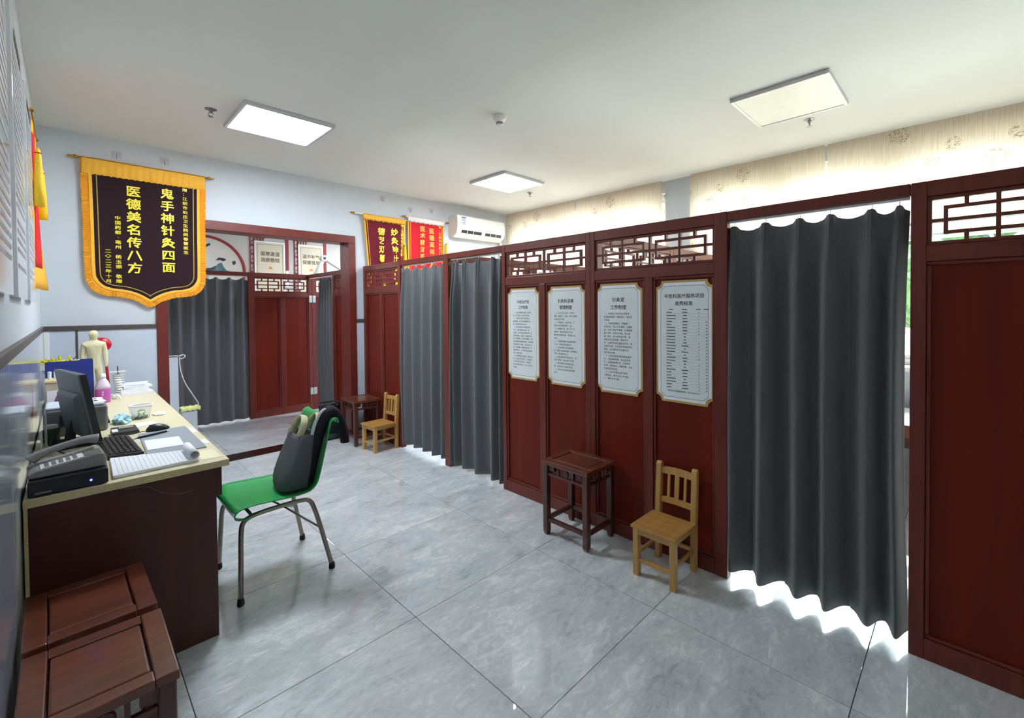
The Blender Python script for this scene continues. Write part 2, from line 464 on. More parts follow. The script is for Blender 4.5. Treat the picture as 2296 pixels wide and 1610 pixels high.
# window wall
SILL, LINT = 0.955, 2.735
bm = box(XR, XR+0.2, YB-0.2, YE+0.2, -0.06, SILL); box(XR, XR+0.2, YB-0.2, YE+0.2, LINT, ZC, bm)
for a, b_ in ((YB-0.2, -1.25), (2.203, 2.518), (5.075, YE+0.2)): box(XR, XR+0.2, a, b_, SILL, LINT, bm)
struct('wall_right', bm, 'wall_paint')
def window(n, y0, y1, cuts):
    w = thing('window_%d' % n, None, None, (XR+0.1, y0, SILL)); w['kind'] = 'structure'
    L, H = y1-y0, LINT-SILL
    f = 0.05
    bm = box(-0.03, 0.03, 0, L, 0, f); box(-0.03, 0.03, 0, L, H-f, H, bm); box(-0.03, 0.03, 0, f, 0, H, bm); box(-0.03, 0.03, L-f, L, 0, H, bm)
    box(-0.03, 0.03, 0, L, 1.06, 1.13, bm)
    obj('window_frame', bm, 'window_frame', w, bevel=0.004)
    ys = [0]+list(cuts)+[L]
    for c in cuts: obj('mullion', box(-0.03, 0.03, c-0.03, c+0.03, f, H-f), 'window_frame', w, bevel=0.004)
    for a, b_ in zip(ys, ys[1:]):
        for z0, z1 in ((f, 1.06), (1.13, H-f)):
            q = box(-0.015, 0.02, a+0.03, b_-0.03, z0, z0+0.035); box(-0.015, 0.02, a+0.03, b_-0.03, z1-0.035, z1, q)
            box(-0.015, 0.02, a+0.03, a+0.065, z0+0.035, z1-0.035, q); box(-0.015, 0.02, b_-0.065, b_-0.03, z0+0.035, z1-0.035, q)
            s_ = obj('sash', q, 'window_frame', w)
            obj('pane', box(-0.002, 0.002, a+0.06, b_-0.06, z0+0.03, z1-0.03), 'window_glass', s_)
    obj('window_sill', box(-0.24, -0.03, 0.0, L, -0.03, 0.004), 'sill_stone', w, bevel=0.004)
    return w
window(1, 2.518, 5.075, (0.86, 1.70))
window(2, -1.25, 2.203, (0.86, 1.73, 2.59))
# roller blinds
def blind(y0, y1, zb, label):
    t = thing('roller_blind', label, 'blind', (XR-0.06, y0, 0), 0, 'cream roller blinds along the window wall')
    L = y1-y0
    bm = B(); n = 24
    rows = []
    for i in range(13):
        z = zb+(ZC-0.005-zb)*i/12
        rows.append([bm.verts.new((0.004*math.sin(9*k/n+i*0.3), 0.004+(L-0.008)*k/n, z)) for k in range(n+1)])
    for a, b_ in zip(rows, rows[1:]):
        for k in range(n): bm.faces.new([a[k], a[k+1], b_[k+1], b_[k]])
    obj('blind_sheet', bm, 'blind_cloth', t, smooth=True)
    obj('bottom_bar', box(-0.008, 0.008, 0.004, L-0.004, zb-0.024, zb), 'window_frame', t, bevel=0.003)
    return t
blind(3.797, 5.165, 1.60, 'cream patterned roller blind nearest the far corner by the air conditioner')
blind(2.523, 3.787, 1.60, 'cream patterned roller blind just left of the white wall pier')
blind(0.924, 2.198, 1.72, 'cream patterned roller blind just right of the white wall pier')
blind(-1.20, 0.914, 2.098, 'wide cream roller blind at the right edge, above the view of trees')
# outside
struct('ground_outside', box(XR+0.2, 40, -25, 30, -0.5, -0.4), 'outside_ground')
def tree(x, y, h, r, seed, label):
    rnd = random.Random(seed)
    t = thing('tree', label, 'tree', (x, y, -0.4), 0, 'trees outside the windows')
    obj('trunk', tube([(0, 0, 0), (0.05, 0, h*0.3), (0, 0.05, h*0.6)], 0.12, n=8, radii=[0.14, 0.11, 0.07]), 'tree_bark', t)
    bm = B()
    for k in range(14):
        a = rnd.random()*2*PI; rr = r*math.sqrt(rnd.random())*0.7
        s_ = r*(0.35+0.25*rnd.random())
        m_ = Matrix.Translation((rr*math.cos(a), rr*math.sin(a), h*(0.28+0.62*rnd.random())))
        res = bmesh.ops.create_icosphere(bm, subdivisions=3, radius=s_, matrix=m_)
        for v in res['verts']: v.co += Vector((rnd.uniform(-1, 1), rnd.uniform(-1, 1), rnd.uniform(-1, 1)))*s_*0.16
    obj('foliage', bm, 'foliage', t)
tree(14.0, 0.6, 5.6, 1.9, 1, 'leafy green tree outside, seen through the right lattice panel')
tree(14.5, -3.6, 5.4, 1.9, 2, 'leafy green tree outside, beyond the right edge of the lattice')
tree(14.5, 5.0, 5.6, 1.8, 3, 'leafy green tree outside behind the wide blinds')

# door casing
dr = thing('door_1', None, None, (0, 0, 0)); dr['kind'] = 'structure'
obj('jamb', box(0.531, 0.606, 5.176, 5.42, 0.004, 2.202), 'jamb_red', dr, bevel=0.003)
obj('jamb', box(2.187, 2.262, 5.176, 5.42, 0.004, 2.202), 'jamb_red', dr, bevel=0.003)
obj('header', box(0.531, 2.262, 5.176, 5.42, 2.202, 2.286), 'jamb_red', dr, bevel=0.003)

# ------------------------------------------------------------------ screens (local: u right, w away from viewer, z up)
ZTOP = 1.947
def lattice(L, H, parent, u0, z0, w):
    """frame with two fret motifs; every bar a sub-part"""
    f = 0.016
    bm = B()
    box(u0, u0+L, w, w+0.03, z0, z0+f, bm); box(u0, u0+L, w, w+0.03, z0+H-f, z0+H, bm)
    box(u0, u0+f, w, w+0.03, z0+f, z0+H-f, bm); box(u0+L-f, u0+L, w, w+0.03, z0+f, z0+H-f, bm)
    fr = obj('lattice', bm, 'screen_wood', parent, bevel=0.003)
    a, b_ = u0+f, u0+L-f; lo, hi = z0+f, z0+H-f
    t = 0.007; w0, w1 = w+0.004, w+0.024
    def v(u, za, zb): obj('lattice_bar', box(u-t, u+t, w0, w1, za, zb), 'screen_wood', fr)
    def h(z, ua, ub): obj('lattice_bar', box(ua, ub, w0+0.001, w1-0.001, z-t, z+t), 'screen_wood', fr)
    mid = (a+b_)/2; zm = (lo+hi)/2
    v(mid, lo, hi); h(zm, a, b_)
    zl, zh = lo+(hi-lo)*0.2, hi-(hi-lo)*0.2
    for m0, m1 in ((a, mid), (mid, b_)):
        W = m1-m0; c = (m0+m1)/2
        v(c, lo, hi)
        e0, e1 = m0+W*0.11, m1-W*0.11
        v(e0, zl-t, zh+t); v(e1, zl-t, zh+t); h(zl, e0, e1); h(zh, e0, e1)
        for s_ in (m0+W*0.27, m1-W*0.27):
            v(s_, lo, zl); v(s_, zh, hi)
    return fr
def screen(name, label, loc, rotz, L, sl=0.055, sr=0.055, nlow=2, group='carved red-brown partition screens', T=0.05, foot=0.0, lat=True):
    t = thing(name, label, 'screen', loc, rotz, group)
    top, mid0, mid1, bot = 0.062, 1.625, 1.688, 0.085
    obj('stile', box(0, sl, 0, T, foot, ZTOP), 'screen_wood', t, bevel=0.003)
    obj('stile', box(L-sr, L, 0, T, foot, ZTOP), 'screen_wood', t, bevel=0.003)
    obj('top_rail', box(sl, L-sr, 0.001, T-0.001, ZTOP-top, ZTOP), 'screen_wood', t, bevel=0.003)
    obj('middle_rail', box(sl, L-sr, 0.001, T-0.001, mid0, mid1), 'screen_wood', t, bevel=0.003)
    obj('bottom_rail', box(sl, L-sr, 0.001, T-0.001, foot, foot+bot), 'screen_wood', t, bevel=0.003)
    us = [sl+(L-sl-sr)*k/nlow for k in range(nlow+1)]
    for k in range(1, nlow): obj('centre_stile', box(us[k]-0.026, us[k]+0.026, 0.001, T-0.001, foot+bot, mid0), 'screen_wood', t, bevel=0.003)
    for k in range(nlow):
        a = us[k]+(0.026 if k else 0); b_ = us[k+1]-(0.026 if k < nlow-1 else 0)
        z0, z1 = foot+bot, mid0
        bd = obj('board', box(a, b_, 0.018, 0.032, z0, z1), 'screen_board', t)
        g = 0.016
        bm = B()
        for p in ((a, b_, z0, z0+g), (a, b_, z1-g, z1), (a, a+g, z0+g, z1-g), (b_-g, b_, z0+g, z1-g)): box(p[0], p[1], 0.007, 0.018, p[2], p[3], bm)
        obj('moulding', bm, 'screen_wood', bd, bevel=0.005)
    if lat: lattice(L-sl-sr, ZTOP-top-mid1, t, sl, mid1, 0.01)
    return t
XP = 2.347
RZ = -PI/2
screen('partition_screen', 'red-brown lattice screen at the right edge, large plain board in view', (XP, 0.172, 0), RZ, 0.90, sl=0.05)
screen('partition_screen', 'red-brown screen bearing the two framed notices nearest the tall right curtain', (XP, 1.835, 0), RZ, 0.908, sl=0.036, sr=0.068)
screen('partition_screen', 'red-brown screen bearing the two framed notices beside the blue-grey curtains', (XP, 2.726, 0), RZ, 0.891, sl=0.042, sr=0.036)
screen('partition_screen', 'narrow red-brown screen beside the doorway, in front of the maroon banner', (XP, 5.18, 0), RZ, 0.85, sl=0.05, sr=0.05)
screen('partition_screen', 'dividing screen behind the two notice screens, seen through their lattice', (2.40, 1.81, 0), 0, 1.05)
screen('partition_screen', 'second dividing screen behind the notice screens, closer to the bright window', (3.451, 1.81, 0), 0, 1.05)
screen('partition_screen', 'dividing screen behind the post between the two small curtains', (2.40, 3.48, 0), 0, 1.05)
screen('partition_screen', 'dividing screen behind the small curtains, closer to the bright window', (3.451, 3.48, 0), 0, 1.05)
# post between the two small curtains, header beams with curtain tracks
pst = obj('screen_post', box(0, 0.05, -0.04, 0.04, 0, ZTOP), 'screen_wood', bevel=0.004); pst.location = (XP, 3.505, 0)
tag(pst, 'slim red-brown post between the two blue-grey curtains', 'post')
def header(y1, L, label):
    t = thing('header_beam', label, 'beam', (XP, y1, 0), RZ, 'beams over the curtained openings')
    obj('beam', box(0.001, L-0.001, 0.002, 0.048, ZTOP-0.05, ZTOP), 'screen_wood', t, bevel=0.004)
    obj('curtain_track', box(0.004, L-0.004, 0.024, 0.040, ZTOP-0.062, ZTOP-0.0505), 'white_plastic', t, bevel=0.002)
header(0.927, 0.755, 'red-brown beam over the tall charcoal curtain at right')
header(3.465, 0.739, 'red-brown beam over the curtain beside the notices')
header(4.33, 0.785, 'red-brown beam over the curtain beside the small pine chair by the doorway')
def curtain(label, loc, rotz, L, hooks, zt, zb, A=0.045, edge_l=0.0, edge_r=0.0, seed=1, mat='curtain_grey', pull_r=0.0, group='grey booth curtains'):
    """hooks: u of every pinch pleat"""
    rnd = random.Random(seed)
    t = thing('curtain', label, 'curtain', loc, rotz, group)
    hk = list(hooks)
    def phi(u):
        if u <= hk[0]: return (u-hk[0])/(hk[1]-hk[0])
        for i in range(len(hk)-1):
            if u <= hk[i+1]: return i+(u-hk[i])/(hk[i+1]-hk[i])
        return len(hk)-1+(u-hk[-1])/(hk[-1]-hk[-2])
    nu, nz = 26*len(hk), 34
    ph = [rnd.uniform(-0.12, 0.12) for _ in range(len(hk)+3)]
    am = [rnd.uniform(0.75, 1.2) for _ in range(len(hk)+3)]
    bm = B(); rows = []
    for j in range(nz+1):
        v = 1-(1-j/nz)**1.6 if False else j/nz      # 0 hem .. 1 top
        row = []
        for i in range(nu+1):
            u = L*i/nu; p = phi(u)
            k = max(0, min(len(hk)+1, int(math.floor(p+0.5))))
            dd = p-round(p)
            soft = 1.7*math.exp(-((dd+0.04)/0.27)**2)-0.7
            a_low = A*am[k]*(1 if abs(p-round(p)) < 0.5 else 1)
            # low: rounded folds; top: narrow pinch
            d = abs(p-round(p))
            pinch = math.exp(-(d/0.12)**2)*(1+0.35*math.cos(d*70))
            tt = min(1, max(0, (v-0.80)/0.2)); tt = tt*tt*(3-2*tt)
            w = -(1-tt)*(a_low*soft*(0.75+0.25*(1-v)))-tt*0.024*pinch
            w += 0.003*math.sin(4*v+3*p+seed)*(1-tt)
            uu = u + edge_l*(1-u/L)*math.sin(PI*min(1, (1-v)*0.9))**1 + edge_r*(u/L)**3*math.sin(PI*v)
            uu += 0.003*math.sin(3*v+2.2*p+seed)*(1-tt)
            z = zb+(zt-zb)*v
            if v > 0.88:
                sg = min(1, max(0, (d-0.10)/0.10)); sg = sg*sg*(3-2*sg)
                z -= ((v-0.88)/0.12)*(0.012*sg+0.016*math.sin(PI*min(0.5, d))**2)
            row.append(bm.verts.new((uu, w, z)))
        rows.append(row)
    for a, b_ in zip(rows, rows[1:]):
        for k in range(nu): bm.faces.new([a[k], a[k+1], b_[k+1], b_[k]])
    c = obj('cloth', bm, mat, t, smooth=True)
    md = c.modifiers.new('s', 'SOLIDIFY'); md.thickness = 0.003
    for h_ in hk:
        obj('hook', tube(smooth_path([(h_, -0.004, zt-0.03), (h_, 0.004, zt+0.002), (h_, 0, zt+0.018)], 3), 0.002, n=6), 'white_plastic', t)
    return t
curtain('tall charcoal pleated curtain at right with bright light under its hem', (XP+0.045, 0.927, 0), RZ, 0.750, [0.022, 0.178, 0.335, 0.46, 0.62, 0.715], 1.868, 0.05, A=0.062, edge_r=-0.016, seed=3)
curtain('blue-grey pleated curtain directly beside the framed notices', (XP+0.035, 3.455, 0), RZ, 0.725, [0.03, 0.085, 0.2, 0.39, 0.60, 0.70], 1.868, 0.035, A=0.052, edge_l=-0.02, seed=5)
curtain('blue-grey pleated curtain beside the small pine chair near the doorway', (XP+0.035, 4.325, 0), RZ, 0.775, [0.03, 0.10, 0.26, 0.42, 0.60, 0.73], 1.868, 0.05, A=0.05, edge_l=-0.04, seed=8)

# ------------------------------------------------------------------ ceiling fittings
def panel_light(x, y, lit, label):
    t = thing('panel_light', label, 'light', (x, y, ZC), 0, 'square ceiling panel lights')
    s_ = 0.296; f = 0.022
    bm = box(-s_, s_, -s_, -s_+f, -0.028, 0); box(-s_, s_, s_-f, s_, -0.028, 0, bm); box(-s_, -s_+f, -s_+f, s_-f, -0.028, 0, bm); box(s_-f, s_, -s_+f, s_-f, -0.028, 0, bm)
    obj('frame', bm, 'alu_frame', t, bevel=0.003)
    obj('diffuser', box(-s_+f, s_-f, -s_+f, s_-f, -0.024, -0.018), 'led_panel' if lit else 'light_off', t)
panel_light(1.13, 3.878, True, 'glowing square ceiling panel light above the desk side, left of frame')
panel_light(3.38, 3.812, True, 'glowing square ceiling panel light near the air conditioner')
panel_light(3.40, 0.91, False, 'unlit square ceiling panel at upper right near the blinds')
panel_light(0.3, 7.8, True, 'unseen panel light added to brighten the room beyond the doorway, over its booths')  # this and the next two are unseen lamps added to brighten the next room
panel_light(3.5, 6.1, True, 'unseen panel light added to brighten the room beyond the doorway, just past the door')  # added out of view to light the front of the screens
panel_light(3.6, 7.7, True, 'unseen panel light added to brighten the room beyond the doorway, at its far right')  # added out of view, brightens the far part of the next room
t = thing('smoke_detector', 'small round white smoke detector on the ceiling between the two lit panels', 'detector', (2.191, 2.549, ZC))
obj('base', lathe([(0.052, 0), (0.052, -0.012), (0.046, -0.016)], n=28), 'cream_plastic', t, smooth=False)
obj('housing', lathe([(0.046, -0.016), (0.046, -0.03), (0.03, -0.045), (0.026, -0.047)], n=28), 'cream_plastic', t)
obj('sensor_cap', lathe([(0.024, -0.047), (0.024, -0.054), (0.027, -0.054), (0.027, -0.062), (0.02, -0.066)], n=24), 'steel', t)
def sprinkler(x, y, label):
    t = thing('sprinkler', label, 'sprinkler', (x, y, ZC), 0, 'chrome ceiling sprinklers')
    obj('escutcheon', lathe([(0.036, 0), (0.036, -0.003), (0.02, -0.010)], n=20), 'steel', t)
    obj('body', lathe([(0.012, -0.010), (0.012, -0.022), (0.009, -0.024), (0.009, -0.028)], n=14), 'steel', t)
    bm = tube(smooth_path([(-0.008, 0, -0.026), (-0.016, 0, -0.036), (-0.004, 0, -0.05)], 4), 0.0025, n=6); tube(smooth_path([(0.008, 0, -0.026), (0.016, 0, -0.036), (0.004, 0, -0.05)], 4), 0.0025, bm, 6)
    obj('yoke', bm, 'steel', t)
    obj('deflector', lathe([(0.006, -0.049), (0.018, -0.051), (0.018, -0.053), (0.004, -0.056)], n=14), 'steel', t)
sprinkler(0.717, 3.936, 'chrome sprinkler on the ceiling left of the brightest panel light')
sprinkler(3.857, 0.893, 'chrome sprinkler on the ceiling beside the unlit panel')
sprinkler(3.89, 3.972, 'small sprinkler on the ceiling beside the farther lit panel')

# ------------------------------------------------------------------ notices on the screens
def notch(x0, x1, z0, z1, r, n=6):
    pts = []
    for cx_, cz_, a0 in ((x0, z0, PI/2), (x1, z0, PI), (x1, z1, 1.5*PI), (x0, z1, 2*PI)):
        pts += [(cx_+r*math.cos(a0-PI/2*k/n), cz_+r*math.sin(a0-PI/2*k/n)) for k in range(n+1)]
    return pts
def cham(x0, x1, z0, z1, c):
    return [(x0+c, z0), (x1-c, z0), (x1, z0+c), (x1, z1-c), (x1-c, z1), (x0+c, z1), (x0, z1-c), (x0, z0+c)]
def notice(y1, label, title, tsize, tz, body, bsize, bline, bz, table=False):
    W, H = 0.35, 0.70
    t = thing('notice_board', label, 'sign', (XP+0.016, y1, 0.90), RZ, 'framed notices on the screens')
    obj('backing', prism(notch(0, W, 0, H, 0.036), -0.004, 0.0), 'gold_print', t)
    i = 0.013
    obj('sheet', prism(notch(i, W-i, i, H-i, 0.036), -0.0048, -0.004), 'sheet_white', t)
    i = 0.030
    bm = B(); o_, n_ = cham(i, W-i, i, H-i, 0.026), cham(i+0.0022, W-i-0.0022, i+0.0022, H-i-0.0022, 0.0255)
    a = [bm.verts.new((u, -0.0052, z)) for u, z in o_]; b_ = [bm.verts.new((u, -0.0052, z)) for u, z in n_]
    for k in range(8): bm.faces.new([a[k], a[(k+1) % 8], b_[(k+1) % 8], b_[k]])
    flat(bm, 'border_line', 'ink_soft', t)
    bm = B(); b2 = cham(i+0.0022, W-i-0.0022, i+0.0022, H-i-0.0022, 0.0255)
    bm.faces.new([bm.verts.new((u, -0.0050, z)) for u, z in b2]); flat(bm, 'tinted_field', 'sheet_tint', t)
    bm = B()
    for k, ln in enumerate(title): add_text(bm, ln, tsize*0.86, W/2, tz-k*tsize*1.32, -0.0054, bold=0.018)
    flat(bm, 'title_lettering', 'ink', t)
    bm = B()
    if not table:
        for k, ln in enumerate(body):
            if ln: add_text(bm, ln, bsize, 0.062, bz-k*bline, -0.0054, bold=0.012, align='LEFT')
    else:
        rnd = random.Random(4)
        def dash(u, z, w_, h_=0.0042): 
            bm.faces.new([bm.verts.new(p) for p in ((u, -0.0054, z), (u+w_, -0.0054, z), (u+w_, -0.0054, z+h_), (u, -0.0054, z+h_))])
        for k in range(27):
            z = bz-k*bline
            if k == 0:
                for u, w_ in ((0.085, 0.024), (0.165, 0.03), (0.25, 0.026), (0.292, 0.03)): dash(u, z, w_)
                continue
            dash(0.068, z, rnd.choice((0.03, 0.034, 0.055, 0.058)))
            w_ = rnd.choice((0.012, 0.022, 0.03, 0.04)); dash(0.182-w_/2, z, w_, 0.0046)
            if rnd.random() < 0.85: dash(0.262, z, rnd.choice((0.005, 0.008)), 0.003)
            if k > 3: dash(0.305, z, 0.008, 0.004)
            # ruled lines
            dash(0.062, z-0.0052, 0.258, 0.0005)
        add_text(bm, '综合办公室举报电话：0510-86661071', 0.0122, W/2, 0.062, -0.0054, bold=0.02)
    tag(flat(bm, 'lettering', 'ink', t), kind='stuff')
    return t
body1 = ['　1、室内保持整洁安静，室温适', '宜，空气流通，每日定时消毒。', '　2、严格执行医疗制度和技术', '操作规程，治疗过程中要细心观', '察，做好病情变化的记录。', '　3、进行针刺治疗时需要选准', '穴位，注意患者体位舒适，防', '止晕针。治疗前应向患者说明，消', '除紧张情绪，对初诊、体弱及年老', '者，手法要轻，留针时间要短，治疗', '过程中随时询问患者感觉，发现异常', '应立即处理。火罐、艾灸应防止烫', '伤，注意保暖。器械用后消毒，用', '具每日清点，一次性针具用后按规', '定统一回收处理。', '　4、室内物品定位放置，使用后归', '位，无关人员不得进入，违者劝离', '工作人员应坚守岗位，对患者热', '情，做好各项登记、统计工作及资', '料保存。']
body2 = ['　1、工作人员上岗时，衣着工', '作服、戴帽子、口罩，进行无菌操', '作前后洗手消毒。', '　2、严格使用一次性针具，穴', '位用75%的酒精消毒1～2次。', '　3、火罐用毕后，要一用一消', '毒备用，做到存放有序分类，', '做好登记消毒记录，定期做卫生', '检测。', '　4、诊室每日紫外线消毒不得少', '于1次，严格记录消毒时间。', '　5、治疗床单元应定期更换一', '次，遇有污染随时更换，保持整洁', '干净，做到预防为主。', '　6、每日通风换气两次以上，保', '持空气新鲜，每月做空气培养。', '　7、医疗废物分类收集处理，', '做，由专人统一回收并登记。', '　8、医护人员应熟知消毒隔离', '知识。']
body3 = ['　1、科室各工作人员必须认真', '检查患者病情，做好登记，拟定治', '疗方案。', '　2、严格无菌操作，严格用一', '次性针具，防止交叉感染。凡留针', '者，对皮下毫针不弹性，注意其弹', '回入深处，取针时仔细，防止遗', '留、断针，起针后检查针数，患', '者离开前注意观察，使用电疗', '时，注意先检查仪器是否完好，输', '出是否归零，对有器官疾病或孕妇', '慎用，治疗结束后将仪器归位，', '做好清洁消毒。', '　3、针灸科室内应保持整洁操作', '前，注意观察患者，防止发生意', '外，如遇患者晕针时，立即停针', '处理，送医救治，沉着冷静，专业', '负责到位地处理。', '　4、工作人员要认真交接班，', '注意安全，提升业务水平和能', '力，确保治疗效果。']
notice(2.668, 'framed notice nearest the small curtains, the first of four', ['中医治疗室', '工作制度'], 0.031, 0.585, body1, 0.0138, 0.0222, 0.508)
notice(2.236, 'framed notice second from the small curtains, headed in five characters', ['针灸科消毒', '管理制度'], 0.034, 0.585, body2, 0.0144, 0.0222, 0.506)
notice(1.795, 'framed notice second from the tall curtain, with a three-character heading', ['针灸室', '工作制度'], 0.036, 0.585, body3, 0.0144, 0.0208, 0.503)
notice(1.352, 'framed price list beside the tall curtain, ruled in a table', ['中医科医疗服务项目', '收费标准'], 0.0315, 0.600, None, 0.012, 0.0172, 0.532, table=True)
# ------------------------------------------------------------------ stools
def make_stool():
    """local: u = long side 0.37, w = short side 0.29, base centre at origin"""
    t = thing('wooden_stool', 'x', 'stool', group='dark carved wooden stools')
    hu, hw, H = 0.187, 0.147, 0.48
    lu, lw, q = hu-0.006, hw-0.006, 0.019
    for su in (-1, 1):
        for sw in (-1, 1):
            cu, cw = su*(lu-q), sw*(lw-q)
            bm = B()
            pts = lambda z, s_: [(cu-s_, cw-s_, z), (cu+s_, cw-s_, z), (cu+s_, cw+s_, z), (cu-s_, cw+s_, z)]
            a = pts(0, q*0.7); b_ = pts(0.02, q*0.95); c = pts(H-0.026, q)
            R = [[bm.verts.new(p) for p in r] for r in (a, b_, c)]
            for x, y_ in zip(R, R[1:]):
                for k in range(4): bm.faces.new([x[k], x[(k+1) % 4], y_[(k+1) % 4], y_[k]])
            bm.faces.new(R[0][::-1]); bm.faces.new(R[-1])
            obj('leg', bm, 'stool_wood', t, bevel=0.004)
    fr = 0.05
    for p in ((-hu, hu, -hw, -hw+fr), (-hu, hu, hw-fr, hw), (-hu, -hu+fr, -hw+fr, hw-fr), (hu-fr, hu, -hw+fr, hw-fr)):
        obj('seat_frame', box(p[0], p[1], p[2], p[3], H-0.026, H), 'stool_top', t, bevel=0.004)
    g = 0.004
    bm = box(-hu+fr+g, hu-fr-g, -hw+fr+g, hw-fr-g, H-0.02, H-0.001)
    obj('seat_panel', bm, 'stool_top', t, bevel=0.006)
    # aprons: upper strip, lower rail, carved infill
    z1, z0 = H-0.026, H-0.088
    for s_ in (-1, 1):
        y0 = s_*(lw-q)
        for axis, half in (('u', lu-2*q), ('w', lw-2*q)):
            def bb(a0, a1, za, zb, th=0.007):
                if axis == 'u': return box(a0, a1, s_*(lw-q)-th, s_*(lw-q)+th, za, zb)
                return box(s_*(lu-q)-th, s_*(lu-q)+th, a0, a1, za, zb)
            obj('apron_rail', bb(-half, half, z0-0.012, z0+0.006, 0.009), 'stool_wood', t, bevel=0.003)
            obj('apron_rail', bb(-half, half, z1-0.010, z1, 0.008), 'stool_wood', t)
            zc = (z0+z1)/2-0.002
            c = lathe([(0.021, -0.007), (0.024, -0.003), (0.024, 0.003), (0.021, 0.007)], n=18)
            rot = Matrix.Rotation(PI/2, 4, 'X') if axis == 'u' else Matrix.Rotation(PI/2, 4, 'Y')
            off = Vector((0, s_*(lw-q), zc)) if axis == 'u' else Vector((s_*(lu-q), 0, zc))
            for v in c.verts: v.co = rot @ v.co + off
            obj('medallion', c, 'stool_wood', t)
            for e in (-1, 1):
                obj('apron_block', bb(e*half*0.42-0.006, e*half*0.42+0.006, z0+0.006, z1-0.010), 'stool_wood', t)
                obj('apron_block', bb(e*half*0.78-0.02*half/0.15, e*half*0.78+0.02*half/0.15, z0+0.022, z1-0.010), 'stool_wood', t)
    zs = 0.085
    for s_ in (-1, 1):
        obj('stretcher', box(-lu+2*q, lu-2*q, s_*(lw-q)-0.011, s_*(lw-q)+0.011, zs, zs+0.026), 'stool_wood', t, bevel=0.003)
        obj('stretcher', box(s_*(lu-q)-0.011, s_*(lu-q)+0.011, -lw+2*q, lw-2*q, zs, zs+0.026), 'stool_wood', t, bevel=0.003)
    return t
stool = make_stool()
def place(proto, first, x, y, rz, label):
    o = proto if first else copy_tree(proto)
    o.location = (x, y, 0); o.rotation_euler = (0, 0, rz); o['label'] = label
    return o
place(stool, True, 2.188, 1.815, PI/2, 'dark carved wooden stool against the notice screens')
place(stool, False, 2.165, 4.885, PI/2-0.03, 'dark carved wooden stool beside the doorway, next to a small pine chair')
place(stool, False, 0.044, 1.748, PI/2, 'carved wooden stool in the bottom left corner, nearest the camera')
place(stool, False, 0.038, 2.160, PI/2+0.02, 'carved wooden stool between the nearest stool and the desk side')

# ------------------------------------------------------------------ small pine chairs (front towards local -y)
def make_chair():
    t = thing('pine_chair', 'x', 'chair', group='small pine chairs')
    hw, d0, d1, hs, ht = 0.125, -0.125, 0.14, 0.275, 0.555
    q = 0.0165
    for s_ in (-1, 1):
        x0 = s_*(hw-q)
        obj('leg', box(x0-q, x0+q, d0, d0+2*q, 0, hs-0.016), 'pine', t, bevel=0.004)
        bm = B(); prof = [(d1-2*q, 0), (d1, 0), (d1+0.004, hs), (d1+0.022, ht-0.012), (d1+0.012, ht), (d1-2*q+0.030, ht), (d1-2*q+0.020, ht-0.012), (d1-2*q+0.004, hs)]
        hexa([(x0-q, y_, z) for y_, z in prof], [(x0+q, y_, z) for y_, z in prof], bm)
        obj('back_post', bm, 'pine', t, bevel=0.005)
    n = 4; y0, y1 = d0-0.012, d1-2*q-0.001
    for k in range(n):
        a = y0+(y1-y0)*k/n; b_ = y0+(y1-y0)*(k+1)/n
        obj('seat_plank', box(-hw-0.008, hw+0.008, a+0.0014, b_-0.0014, hs-0.016, hs), 'pine_seat', t, bevel=0.0035)
    obj('apron', box(-hw+2*q, hw-2*q, d0+0.006, d0+0.022, hs-0.05, hs-0.016), 'pine', t)
    for s_ in (-1, 1): obj('apron', box(s_*(hw-q)-0.008, s_*(hw-q)+0.008, d0+2*q, d1-2*q, hs-0.05, hs-0.016), 'pine', t)
    def rail(z0, z1, dy, bow):
        bm = B(); R = []
        for k in range(9):
            x = -hw+2*q+(2*hw-4*q)*k/8; c = bow*(1-(2*k/8-1)**2)
            R.append([bm.verts.new(p) for p in ((x, dy-0.008+c, z0), (x, dy+0.008+c, z0), (x, dy+0.008+c, z1+0.35*c), (x, dy-0.008+c, z1+0.35*c))])
        for a, b_ in zip(R, R[1:]):
            for k in range(4): bm.faces.new([a[k], a[(k+1) % 4], b_[(k+1) % 4], b_[k]])
        bm.faces.new(R[0][::-1]); bm.faces.new(R[-1])
        obj('back_rail', bm, 'pine', t, bevel=0.003)
    rail(ht-0.066, ht-0.028, d1+0.002, 0.010); rail(hs+0.052, hs+0.084, d1-0.010, 0.008)
    for x, w_ in ((-0.05, 0.007), (0.0, 0.013), (0.05, 0.007)):
        bm = hexa([(x-w_, d1-0.010, hs+0.078), (x+w_, d1-0.010, hs+0.078), (x+w_, d1+0.002, hs+0.078), (x-w_, d1+0.002, hs+0.078)], [(x-w_, d1+0.003, ht-0.060), (x+w_, d1+0.003, ht-0.060), (x+w_, d1+0.014, ht-0.060), (x-w_, d1+0.014, ht-0.060)])
        obj('back_slat', bm, 'pine', t)
    zs = 0.075
    obj('stretcher', box(-hw+2*q, hw-2*q, d0+0.008, d0+0.024, zs, zs+0.02), 'pine', t, bevel=0.003)
    obj('stretcher', box(-hw+2*q, hw-2*q, d1-0.026, d1-0.010, zs+0.03, zs+0.05), 'pine', t, bevel=0.003)
    for s_ in (-1, 1): obj('stretcher', box(s_*(hw-q)-0.007, s_*(hw-q)+0.007, d0+2*q, d1-2*q, zs+0.03, zs+0.05), 'pine', t, bevel=0.003)
    return t
ch = make_chair()
place(ch, True, 2.182, 1.203, -PI/2, 'small pine chair against the price-list screen, beside the tall curtain')
place(ch, False, 2.178, 4.478, -PI/2+0.06, 'small pine chair beside the doorway, next to a dark stool')

